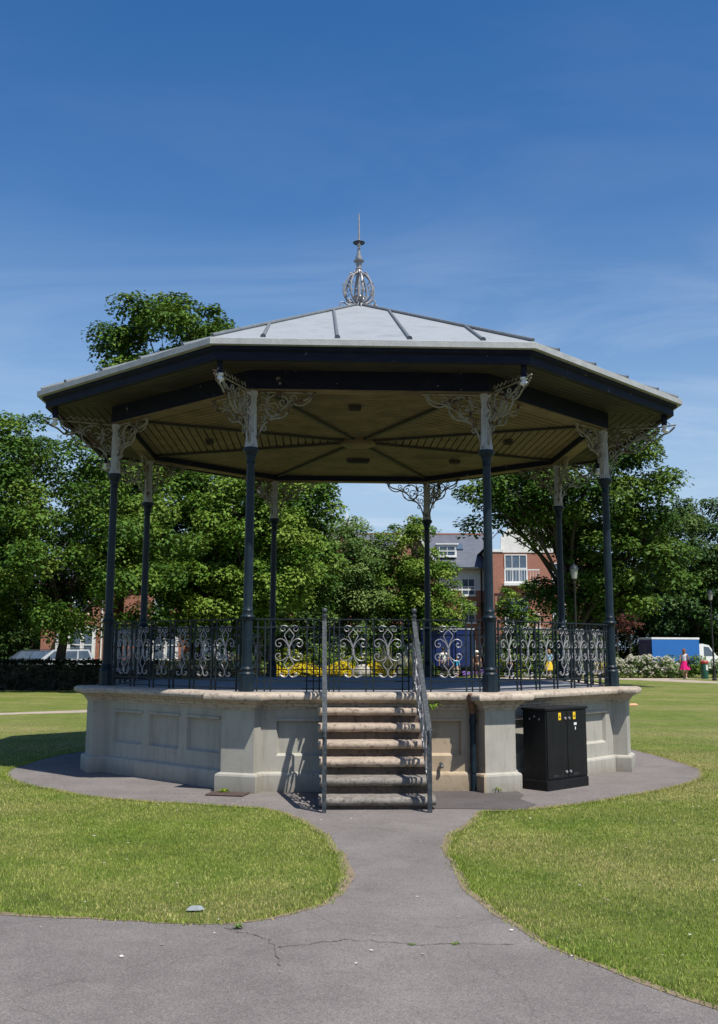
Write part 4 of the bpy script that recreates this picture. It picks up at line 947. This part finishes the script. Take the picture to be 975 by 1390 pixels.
def window(par,x,z,w,h,y,rows=2,cols=2,open_=False,arch=False):
    m=MB(); t=.07
    m.box(x-w/2,x-w/2+t,y-.06,y+.03,z-h/2,z+h/2); m.box(x+w/2-t,x+w/2,y-.06,y+.03,z-h/2,z+h/2)
    m.box(x-w/2+t,x+w/2-t,y-.06,y+.03,z+h/2-t,z+h/2); m.box(x-w/2+t,x+w/2-t,y-.06,y+.03,z-h/2,z-h/2+t)
    m.box(x-w/2+t,x+w/2-t,y-.055,y+.02,z-.035,z+.035)
    for c in range(1,cols):
        xx=x-w/2+w*c/cols; m.box(xx-.02,xx+.02,y-.05,y+.01,z-h/2+t,z-.036); m.box(xx-.02,xx+.02,y-.05,y+.01,z+.036,z+h/2-t)
    m.box(x-w/2-.08,x+w/2+.08,y-.12,y-.061,z-h/2-.08,z-h/2)
    o=m.build('window',M['white'],par); MB().box(x-w/2+.05,x+w/2-.05,y-.015,y-.005,z-h/2+.05,z+h/2-.05).build('pane',M['glass'],o)
    return o
H=empty('brick_house',(0,0,0)); tag(H,'red brick and white flats with slate roofs and gables seen beyond the maple tree','house')
Y0=64.0
def loft(m,pts,fs): m.add(pts,fs)
MB().box(-9,8.85,Y0,Y0+9,-.05,6.25).build('wall',M['brick'],H)
MB().box(-9,8.85,Y0+.03,Y0+9,6.252,8.0).build('upper_wall',M['render'],H)
MB().box(-9,8.85,Y0-.05,Y0-.002,6.12,6.249).build('string_course',M['white'],H)
m=MB(); m.add([(-9.4,Y0-.5,7.85),(9.3,Y0-.5,7.85),(9.3,Y0+4.5,10.95),(-9.4,Y0+4.5,10.95),(-9.4,Y0+9.5,7.85),(9.3,Y0+9.5,7.85)],[(0,1,2,3),(3,2,5,4),(0,3,4),(1,5,2)])
rf=m.build('roof',M['slate'],H,fix=False)
MB().box(-9.4,9.3,Y0+4.4,Y0+4.6,10.93,11.05).build('ridge_tiles',M['brick'],rf)
MB().box(-9.3,8.84,Y0-.66,Y0-.505,7.76,7.88).build('gutter',M['ironworn'],rf)
MB().box(8.50,8.62,Y0-.16,Y0-.06,0,7.75).build('drainpipe',M['rubber'],H)
MB().obox((7.0,Y0+2.4,9.72),(1,0,0),(0,.85,.527),(0,-.527,.85),.36,.5,.06).build('skylight',M['glass'],rf)
for x in (4.6,7.55):
    window(H,x,6.40,1.05,1.30,Y0-.01); window(H,x,4.30,1.05,1.30,Y0-.01); MB().box(x-.6,x+.6,Y0-.07,Y0-.002,4.96,5.14).build('lintel',M['white'],H)
    window(H,x,1.6,1.05,1.5,Y0-.01)
# dormer
MB().box(5.25,6.75,Y0+.65,Y0+2.6,8.72,9.72).build('dormer',M['white'],rf); window(H,6.0,9.22,1.3,.82,Y0+.60)
MB().box(5.1,6.9,Y0+.45,Y0+3.2,9.722,9.82).build('dormer_roof',M['white'],rf)
def gable(xc,y,apex,hw,zb,dep,wallm,nm):
    m=MB(); m.add([(xc-hw,y,zb),(xc+hw,y,zb),(xc,y,apex-.15)],[(0,1,2)]); m.box(xc-hw,xc+hw,y,y+dep,0,zb-.01)
    m.build('gable_wall',wallm,H,fix=False)
    m=MB(); o=.35; sl=(apex-zb)/hw
    for s in (-1,1): m.add([(xc,y-.35,apex),(xc+s*(hw+o),y-.35,zb-o*sl),(xc+s*(hw+o),y+dep,zb-o*sl),(xc,y+dep,apex)],[(0,1,2,3)])
    g=m.build('gable_roof',M['slate'],H,fix=False)
    m=MB()
    for s in (-1,1): m.bar((xc,y-.40,apex-.13),(xc+s*(hw+o),y-.40,zb-o*sl-.13),.06,.26,up=(0,-1,0)) if False else m.add([(xc,y-.37,apex+.02),(xc+s*(hw+o),y-.37,zb-o*sl+.02),(xc+s*(hw+o),y-.37,zb-o*sl-.26),(xc,y-.37,apex-.32),(xc,y-.43,apex+.02),(xc+s*(hw+o),y-.43,zb-o*sl+.02),(xc+s*(hw+o),y-.43,zb-o*sl-.26),(xc,y-.43,apex-.32)],[(0,1,2,3),(7,6,5,4),(0,4,5,1),(1,5,6,2),(2,6,7,3)])
    m.box(xc-.05,xc+.05,y-.46,y-.36,apex-.3,apex+.55); m.build('bargeboard',M['white'],H)
gable(2.95,61.8,11.15,2.1,8.0,6,M['brick'],0); gable(-1.75,64.2-2.2,11.35,2.3,8.0,6,M['brick'],1)
window(H,2.95,6.3,1.05,1.3,61.79); window(H,2.95,4.2,1.05,1.3,61.79)
# right hand block with the pier, white gable and balconies
MB().box(8.86,9.95,61.9,66,-.02,8.9).build('brick_pier',M['brick'],H)
MB().box(8.80,10.0,61.84,66,8.902,9.12).build('pier_cap',M['white'],H)
MB().box(9.952,16.5,62.3,70,-.02,8.9).build('wing_wall',M['brick'],H)
m=MB(); m.add([(9.9,62.25,8.9),(14.6,62.25,8.9),(14.6,62.25,9.4),(12.1,62.25,13.0),(9.9,62.25,10.0),(9.9,62.5,8.9),(14.6,62.5,8.9),(14.6,62.5,9.4),(12.1,62.5,13.0),(9.9,62.5,10.0)],[(0,1,2,3,4),(9,8,7,6,5),(0,4,9,5),(4,3,8,9),(3,2,7,8),(0,5,6,1)])
m.build('white_gable',M['render'],H)
m=MB(); m.add([(12.1,62.6,12.9),(8.4,62.9,9.0),(8.4,72,9.0),(12.1,72,12.9),(16.3,62.6,8.9),(16.3,72,8.9)],[(0,1,2,3),(0,3,5,4)]); m.build('wing_roof',M['slatelight'],H,fix=False)
for z in (7.35,4.1):
    w_=window(H,11.0,z+.35,1.7,2.1,62.28,2,3); MB().box(9.96,12.6,61.1,62.29,z-1.0,z-.82).build('balcony_floor',M['white'],H)
    m=MB(); m.box(9.96,12.6,61.1,61.16,z+.12,z+.2)
    for i in range(13): m.box(9.98+i*.213,10.01+i*.213,61.11,61.14,z-.82,z+.12)
    m.build('balcony_rail',M['white'],H)
window(H,14.2,7.4,1.0,1.4,62.28); window(H,14.2,4.3,1.0,1.4,62.28)
# left terrace: bays with white frames
def terrace(name,label,x0,x1,y,bays,seed):
    T=empty(name,(0,0,0)); tag(T,label,'house','brick houses beyond the left hedge')
    MB().box(x0,x1,y,y+8,-.05,6.2).build('wall',M['brick'],T)
    m=MB(); m.add([(x0-.3,y-.4,6.1),(x1+.3,y-.4,6.1),(x1+.3,y+4,9.0),(x0-.3,y+4,9.0),(x0-.3,y+8.4,6.1),(x1+.3,y+8.4,6.1)],[(0,1,2,3),(3,2,5,4),(0,3,4),(1,5,2)]); m.build('roof',M['slate'],T,fix=False)
    MB().box(x1-.10,x1-.02,y-.1,y-.005,0,6.1).build('drainpipe',M['white'],T)
    for b in bays:
        m=MB().box(b-1.2,b+1.2,y-.75,y-.003,0,.75); m.build('bay_base',M['brick'],T)
        for (cx,w) in ((b-.82,.66),(b,.78),(b+.82,.66)):
            window(T,cx,1.85,w,1.9,y-.76,2,1)
        MB().box(b-1.28,b+1.28,y-.88,y-.003,2.83,3.1).build('bay_cornice',M['white'],T)
        m=MB()
        for cx in (b-1.2,b-.44,b+.44,b+1.2): m.box(cx-.075,cx+.075,y-.80,y-.63,.76,2.83)
        m.build('bay_pier',M['white'],T)
        window(T,b,4.6,1.1,1.4,y-.01)
    return T
terrace('brick_house','red brick house with a white bay window beyond the parked silver car',-21.5,-17.45,52,(-19.0,),1)
terrace('brick_house','red brick house with white bays seen through the left railings',-16.6,-8.4,54,(-14.0,-10.6),2)

# ================================================================== VEHICLES
def carmat(name,c,rough=.22):
    m,nt,b=newmat(name); co=objco(nt); cc=ramp(nt,noise(nt,2,3,.5,co),[(.3,c),(.7,tuple(x*.93 for x in c))]); nt.links.new(cc,b.inputs['Base Color'])
    b.inputs['Roughness'].default_value=rough; b.inputs['Coat Weight'].default_value=.6; b.inputs['Coat Roughness'].default_value=.05; return m
def wheel(par,x,y,r=.31,w=.2):
    s=1 if y>0 else -1
    m=MB().lathe([(r*.62,-w/2),(r*.97,-w/2),(r,-w/2+.03),(r,w/2-.03),(r*.97,w/2),(r*.62,w/2)],24).xf(Matrix.Translation((x,y,r))@Matrix.Rotation(PI/2,4,'X')).build('wheel',M['rubber'],par,smooth=True)
    h=MB().lathe([(.03,w/2+.012),(r*.2,w/2+.01),(r*.58,w/2-.01),(r*.61,w/2+.004)],16).xf(Matrix.Translation((x,y,r))@Matrix.Rotation(PI/2 if s<0 else -PI/2,4,'X')).build('rim',M['silver'],m,smooth=True)
def car(name,label,loc,rz,m,roofh=1.52,L=4.3,wgn=True):
    o=empty(name,loc,rz); tag(o,label,'car','cars parked beyond the left hedge'); W=.86
    low=[(-L/2,.35),(-L/2+.02,.62),(-L/2+.25,.80),(-L/2+1.05,.93),(L/2-.15,.98),(L/2,.85),(L/2,.38),(L/2-.2,.22),(-L/2+.2,.22)]
    bm=bmesh.new(); v0=[bm.verts.new((x,-W,z)) for x,z in low]; v1=[bm.verts.new((x,W,z)) for x,z in low]; n=len(low)
    bm.faces.new(v0); bm.faces.new(v1[::-1]); [bm.faces.new((v0[i],v1[i],v1[(i+1)%n],v0[(i+1)%n])) for i in range(n)]
    bmesh.ops.recalc_face_normals(bm,faces=bm.faces[:]); bmesh.ops.bevel(bm,geom=bm.edges[:],offset=.06,segments=3,affect='EDGES'); me=bpy.data.meshes.new('body'); bm.to_mesh(me); bm.free(); me.materials.append(m); me.polygons.foreach_set('use_smooth',[True]*len(me.polygons)); me.set_sharp_from_angle(angle=.6)
    b=bpy.data.objects.new('body',me); C.objects.link(b); b.parent=o
    x0,x1,x2,x3=-L/2+1.0,-L/2+1.75,(L/2-.45 if wgn else L/2-1.1),L/2-.12
    m_=MB(); zt=roofh; wi=.68
    m_.add([(x0,-W+.04,.92),(x3,-W+.04,.96),(x3,W-.04,.96),(x0,W-.04,.92),(x1,-wi,zt-.03),(x2,-wi,zt),(x2,wi,zt),(x1,wi,zt-.03)],[(4,5,6,7),(0,1,5,4),(1,2,6,5),(2,3,7,6),(3,0,4,7),(0,3,2,1)])
    cabn=m_.build('cabin',m,o)
    def sidepane(a,b_,s):
        f=lambda t,u:Vector(((x0+(x3-x0)*t)*(1-u)+(x1+(x2-x1)*t)*u,s*((W-.04)*(1-u)+wi*u+.006),(.92+.04*t)*(1-u)+(zt-.03+.03*t)*u))
        m=MB(); q=[f(a,.12),f(b_,.12),f(b_,.86),f(a,.86)]; q2=[p+Vector((0,s*.006,0)) for p in q]; m.add(q+q2,[(0,1,2,3),(7,6,5,4),(0,1,5,4),(1,2,6,5),(2,3,7,6),(3,0,4,7)]); m.build('side_window',M['glass'],o)
    for s in (-1,1):
        for a,b_ in ((.09,.38),(.41,.68),(.71,.95)): sidepane(a,b_,s)
    def endpane(xa,za,xb,zb,nm):
        m=MB(); d=.012*(-1 if xa<0 else 1); A=lambda t,yy:Vector((xa+(xb-xa)*t+d,yy,za+(zb-za)*t+.01)); q=[A(.12,-W*.82),A(.12,W*.82),A(.9,.6),A(.9,-.6)]
        m.add(q+[p-Vector((d*.8,0,.004)) for p in q],[(0,1,2,3),(7,6,5,4),(0,1,5,4),(1,2,6,5),(2,3,7,6),(3,0,4,7)]); m.build(nm,M['glass'],o)
    endpane(x0,.92,x1,zt-.03,'windscreen'); endpane(x3,.96,x2,zt,'rear_window')
    for s in (-1,1):
        wheel(o,-L/2+.8,s*(W-.09)); wheel(o,L/2-.78,s*(W-.09))
        MB().bevbox(-L/2-.005,-L/2+.16,s*.62-.16,s*.62+.16,.60,.74,.03).build('headlight',M['glass'],o); MB().bevbox(L/2-.08,L/2+.012,s*.68-.09,s*.68+.09,.70,1.0,.02).build('tail_light',pm('red_lens',(.45,.02,.015),(.4,.02,.015),5,.2),o)
        MB().bevbox(x0+.25,x0+.40,s*(W+.08)-.09,s*(W+.08)+.09,.93,1.05,.02).build('wing_mirror',m,o)
        MB().tube([(x1+.2,s*.6,zt+.03),(x2-.15,s*.6,zt+.05)],.018,6).build('roof_rail',M['rubber'],o)
    return o
car('parked_car','silver estate car parked behind the dark hedge',(-18.7,47.0,0),.28,carmat('silver_car_paint',(.42,.45,.48)),1.56)
car('parked_car','dark blue grey car parked left of the silver estate',(-21.4,49.0,0),.33,carmat('dark_car_paint',(.05,.065,.09)),1.50,4.2)
def van(name,label,loc,rz,boxm,L,W,H_,cabside=1):
    o=empty(name,loc,rz); tag(o,label,'van')
    MB().bevbox(-L/2,L/2,-W/2,W/2,.62,H_,.02).build('cargo_box',boxm,o)
    m=MB(); 
    for y in (-W/2-.012,W/2-.028): m.box(-L/2-.015,L/2+.015,y,y+.04,H_-.11,H_+.015)
    for x in (-L/2-.016,L/2-.02): m.box(x,x+.036,-W/2+.03,W/2-.03,H_-.11,H_+.013)
    m.build('top_rail',M['white'],o)
    for s in (-1,1):
        d2=MB().bevbox(-L/2-.026,-L/2-.002,min(s*.02,s*(W/2-.06)),max(s*.02,s*(W/2-.06)),.70,H_-.18,.008).build('rear_door',pm('navy_van_door',(.012,.03,.11),(.012,.028,.10),3,.5),o)
        MB().box(-L/2-.045,-L/2-.03,s*.09-.015,s*.09+.015,.8,H_-.4).build('door_bar',M['silver'],d2)
    prof=[(L/2+.02,.45),(L/2+.02,2.05),(L/2+.25,2.08),(L/2+.75,1.98),(L/2+1.30,1.28),(L/2+1.95,1.08),(L/2+2.1,.85),(L/2+2.12,.40)]
    m=MB().extr(prof,-W/2+.08,W/2-.08); m.build('cab',carmat('white_van_paint',(.75,.75,.74),.3),o)
    for s in (-1,1):
        y=s*(W/2-.078); m=MB(); m.add([(L/2+.35,y,1.25),(L/2+1.18,y,1.25),(L/2+.72,y,1.86),(L/2+.35,y,1.90),(L/2+.35,y+s*.006,1.25),(L/2+1.18,y+s*.006,1.25),(L/2+.72,y+s*.006,1.86),(L/2+.35,y+s*.006,1.90)],[(0,1,2,3),(7,6,5,4),(0,1,5,4),(1,2,6,5),(2,3,7,6),(3,0,4,7)]); m.build('side_window',M['glass'],o)
        wheel(o,-L/2+.8,s*(W/2-.14),.36,.24); wheel(o,L/2+1.35,s*(W/2-.16),.36,.22)
    m=MB(); m.add([(L/2+.80,-.8,1.94),(L/2+.80,.8,1.94),(L/2+1.30,.85,1.31),(L/2+1.30,-.85,1.31)],[(0,1,2,3)]); m.v=[(x+.012,y,z+.01) for x,y,z in m.v]; m.build('windscreen',M['glass'],o,fix=False)
    MB().box(-L/2+.1,L/2+1.9,-.45,.45,.42,.61).build('chassis',M['rubber'],o)
    return o
van('box_van','bright blue box van with a white cab parked behind the flower beds',(20.6,56.4,0),math.radians(12),carmat('bright_blue_box_paint',(.008,.115,.40),.4),3.5,2.0,2.48)
van('box_van','tall dark blue lorry box standing behind the man and child',(4.85,48.6,0),math.radians(163),carmat('deep_blue_box_paint',(.005,.022,.14),.5),2.9,2.0,2.95)

# ================================================================== STREET FURNITURE
def lamp(label,x,y,h):
    o=empty('street_lamp',(x,y,0)); tag(o,label,'street lamp','old style park lamps')
    MB().lathe([(.12,0),(.12,.10),(.085,.14),(.075,.75),(.09,.78),(.06,.84),(.048,1.2),(.036,h-.75),(.055,h-.72),(.03,h-.68),(.03,h-.6)],16).build('post',M['rubber'],o,smooth=True)
    MB().lathe([(.06,h-.60),(.10,h-.57),(.15,h-.24),(.15,h-.22)],8).build('lantern_glass',pm('frosted_lamp_glass',(.30,.30,.27),(.24,.24,.22),5,.3),o)
    MB().lathe([(.19,h-.22),(.17,h-.17),(.09,h-.07),(.03,h-.04),(.025,h),(.005,h+.03)],12).build('lantern_cap',M['iron'],o,smooth=True); return o
lamp('street lamp standing against the big right hand tree, between the right columns',7.98,23.96,4.92); lamp('street lamp near the right picture edge, beside the litter bin',18.97,41.96,4.98)
bn=empty('litter_bin',(19.5,45.3,0)); tag(bn,'dark green litter bin with a red rim right of the woman','litter bin')
GREEN=pm('bin_green',(.010,.085,.05),(.012,.07,.045),5,.45)
MB().lathe([(.19,.0),(.20,.03),(.21,.86),(.20,.9)],20).build('drum',GREEN,bn,smooth=True); MB().lathe([(.222,.87),(.232,.9),(.232,.98),(.19,1.03),(.05,1.06)],20).build('hood',pm('bin_red',(.33,.035,.02),(.28,.03,.02),5,.45),bn,smooth=True); MB().box(.02,.13,-.222,-.205,.50,.80).build('notice_plate',M['white'],bn)

# ================================================================== PEOPLE
def skin_mesh(name,verts,edges,radii,m,levels=1,root=0):
    me=bpy.data.meshes.new(name); me.from_pydata(verts,edges,[]); o=bpy.data.objects.new(name,me); C.objects.link(o)
    md=o.modifiers.new('skin','SKIN'); md.use_smooth_shade=True; md.branch_smoothing=.4
    for i,r in enumerate(radii): 
        d=me.skin_vertices[0].data[i]; d.radius=(r,r) if not isinstance(r,tuple) else r; d.use_root=(i==root)
    sb=o.modifiers.new('sub','SUBSURF'); sb.levels=levels; sb.render_levels=levels
    dg=bpy.context.evaluated_depsgraph_get(); ev=o.evaluated_get(dg); nm=bpy.data.meshes.new_from_object(ev)
    bpy.data.objects.remove(o); nm.name=name; nm.materials.clear(); nm.materials.append(m); nm.polygons.foreach_set('use_smooth',[True]*len(nm.polygons)); return nm
def cloth(name,c,c2=None): return pm(name,c,c2,14,.85,spec=.2)
def person(label,loc,rz,h,hair,top,bottom,skirt=False,stride=.0,shoes=(.05,.04,.04),bare_legs=False,sleeve=True,longhair=False,armpose=0.0,cap=None,extra=None,group=None):
    "front of the body is -Y; built 1.75 m tall and scaled"
    o=empty('person',loc,rz); tag(o,label,'person',group); k=h/1.75; o.scale=(k,k,k)
    V=[];E=[];R=[]
    def v(p,r,par=None):
        V.append(p);R.append(r)
        if par is not None: E.append((par,len(V)-1))
        return len(V)-1
    pel=v((0,0,.95),.125); wst=v((0,0,1.10),.115,pel); ch=v((0,0,1.30),.135,wst); ut=v((0,.01,1.43),.10,ch); nk=v((0,.005,1.50),.055,ut); hd0=v((0,-.01,1.57),.062,nk); hd1=v((0,-.015,1.64),.088,hd0); hd2=v((0,-.008,1.71),.070,hd1)
    arms={}
    for s in (-1,1):
        hip=v((s*.095,0,.90),.095,pel); kn=v((s*.10,-.02-s*stride*.25,.50),.060,hip); an=v((s*.10,.02-s*stride*.55,.09+abs(stride)*.03),.040,kn); v((s*.11,-.10-s*stride*.55,.035),.036,an)
        sh=v((s*.19,.01,1.40),.062,ut); el=v((s*.245,.03+s*stride*.12,1.13),.044,sh); wr=v((s*.25,-.06+s*stride*.28-armpose*.12,.90+armpose*.14),.030,el); pm_=v((s*.25,-.075+s*stride*.30-armpose*.15,.84+armpose*.16),.034,wr)
        arms[s]=(sh,el,wr)
        b=Vector(V[pm_])
        for i,L in enumerate((.065,.075,.070,.055)):
            a=v(tuple(b+Vector((0,-.030+.020*i,-.045))),.0105,pm_); v(tuple(b+Vector((-s*.012,-.030+.020*i,-.045-L))),.009,a)
        t=v(tuple(b+Vector((-s*.012,-.045,-.01))),.012,pm_); v(tuple(b+Vector((-s*.02,-.062,-.05))),.010,t)
    body=skin_mesh('body',V,E,R,M['skin'],1,0); inst('body',body,o)
    f=MB(); f.sphere((0,-.103,1.635),.016,8,6,1.3); [f.sphere((s*.088,-.01,1.635),.022,8,6,1.5) for s in (-1,1)]
    inst('nose_and_ears',f.mesh('nose_and_ears',M['skin'],True),o) if False else None
    f=MB(); f.sphere((0,-.106,1.632),.015,8,6,1.4); f.build('nose',M['skin'],o,smooth=True)
    for s in (-1,1): MB().sphere((s*.088,-.005,1.635),.02,8,6,1.5).build('ear',M['skin'],o,smooth=True); MB().sphere((s*.034,-.088,1.655),.011,8,6).build('eye',M['rubber'],o,smooth=True)
    MB().box(-.025,.025,-.0965,-.085,1.585,1.595).build('mouth',pm('lips',(.35,.12,.10),(.3,.1,.09),5,.5),o)
    hm=cloth('hair_'+label.split()[0],hair,tuple(x*.7 for x in hair)); m=MB(); m.sphere((0,.012,1.675),.106,16,10,.98)
    m.v=[(x,y,max(z,1.60 if y>0.0 else 1.69)) for x,y,z in m.v]
    if longhair: m.sphere((0,.06,1.58),.085,12,8,1.5)
    m.build('hair',hm,o,smooth=True)
    if cap: m=MB(); m.sphere((0,0,1.70),.118,16,10,.8); m.v=[(x,y,max(z,1.675)) for x,y,z in m.v]; m.lathe([(.17,1.672),(.17,1.682),(.10,1.69)],20); m.build('hat',cloth('pale_hat',cap),o,smooth=True)
    # top
    tv=[(0,0,.96),(0,0,1.10),(0,0,1.30),(0,.01,1.43),(0,.005,1.475)]; te=[(0,1),(1,2),(2,3),(3,4)]; tr_=[.142,.132,.152,.115,.07]
    for s in (-1,1):
        b=len(tv); sh,el,wr=arms[s]; p0=Vector(V[sh]);p1=Vector(V[el])
        if sleeve: tv+=[tuple(p0),tuple(p0+(p1-p0)*.62)]; te+=[(3,b),(b,b+1)]; tr_+=[.076,.064]
        else: tv+=[tuple(p0-Vector((s*.03,0,0)))]; te+=[(3,b)]; tr_+=[.072]
    inst('top',skin_mesh('top',tv,te,tr_,top,1,0),o)
    if skirt:
        m=MB(); n=40; prof=[(.135,1.06),(.15,1.0),(.20,.88),(.27,.70),(.315,.56),(.318,.545)]
        for (r,z) in prof:
            for i in range(n):
                a=2*PI*i/n; q=1+.10*math.sin(a*9)*(1.06-z)*1.6; m.v.append((r*q*math.cos(a),r*q*.85*math.sin(a),z))
        for j in range(len(prof)-1):
            for i in range(n): m.f.append((j*n+i,j*n+(i+1)%n,(j+1)*n+(i+1)%n,(j+1)*n+i))
        m.build('skirt',bottom,o,smooth=True)
    else:
        bv=[(0,0,1.02),(0,0,.95)]; be=[(0,1)]; br_=[.135,.140]
        for s in (-1,1):
            b=len(bv); kz=.50; bv+=[(s*.098,0,.88),(s*.10,-.02-s*stride*.25,kz)]; be+=[(1,b),(b,b+1)]; br_+=[.108,.082]
            if not bare_legs: bv+=[(s*.10,.02-s*stride*.55,.12+abs(stride)*.03)]; be+=[(b+1,b+2)]; br_+=[.066]
        inst('shorts' if bare_legs else 'trousers',skin_mesh('trousers',bv,be,br_,bottom,1,0),o)
    for s in (-1,1):
        y=-.02-s*stride*.55; MB().bevbox(s*.105-.045,s*.105+.045,y-.13,y+.09,abs(stride)*.01,.085+abs(stride)*.01,.025).build('shoe',cloth('shoe',shoes),o,smooth=True)
    if extra: extra(o)
    return o
def handbag(o):
    b=MB().bevbox(-.37,-.23,-.12,.16,.86,1.10,.04).build('shoulder_bag',cloth('black_bag',(.015,.015,.018)),o,smooth=True)
    MB().tube([(-.30,-.08,1.09),(-.20,-.02,1.45),(-.22,.05,1.45),(-.30,.12,1.09)],.011,6).build('strap',cloth('black_bag_strap',(.015,.015,.018)),b)
person('woman in a bright pink skirt and pale top with a dark shoulder bag walking',(18.15,44.6,0),math.radians(150),1.70,(.20,.085,.035),cloth('pale_lilac_top',(.62,.60,.66)),cloth('bright_pink_skirt',(.62,.012,.16),(.55,.01,.13)),skirt=True,stride=.25,shoes=(.55,.45,.38),sleeve=False,longhair=True,extra=handbag)
person('man in a white shirt and dark trousers behind the railing, seen from behind',(4.15,42.2,0),math.radians(180),1.74,(.06,.045,.035),cloth('white_shirt',(.74,.73,.70)),cloth('dark_trousers',(.022,.02,.024)),stride=.1)
person('child in a bright blue T-shirt and pale shorts beside the man in white',(4.85,42.2,0),math.radians(165),1.22,(.22,.12,.06),cloth('bright_blue_tshirt',(.03,.30,.55),(.04,.36,.60)),cloth('pale_shorts',(.45,.38,.30)),bare_legs=True,shoes=(.5,.45,.42))
person('person in a pale hat and brown jacket standing by the violet flowers',(6.05,42.9,0),math.radians(170),1.56,(.5,.48,.45),cloth('brown_jacket',(.11,.055,.035)),cloth('brown_trousers',(.06,.04,.03)),cap=(.70,.66,.58))
person('white haired man in a white shirt and navy trousers striding to the right',(7.75,42.0,0),math.radians(80),1.66,(.72,.70,.66),cloth('white_short_sleeved_shirt',(.72,.72,.74)),cloth('navy_trousers',(.015,.018,.035)),stride=.42,shoes=(.6,.55,.5))
person('person in a pale blue top and yellow skirt seen through the right railings',(10.1,43.0,0),math.radians(200),1.64,(.30,.17,.08),cloth('pale_blue_top',(.22,.42,.55)),cloth('yellow_skirt',(.62,.42,.03)),skirt=True,armpose=.6,longhair=True)
bpy.context.view_layer.update()
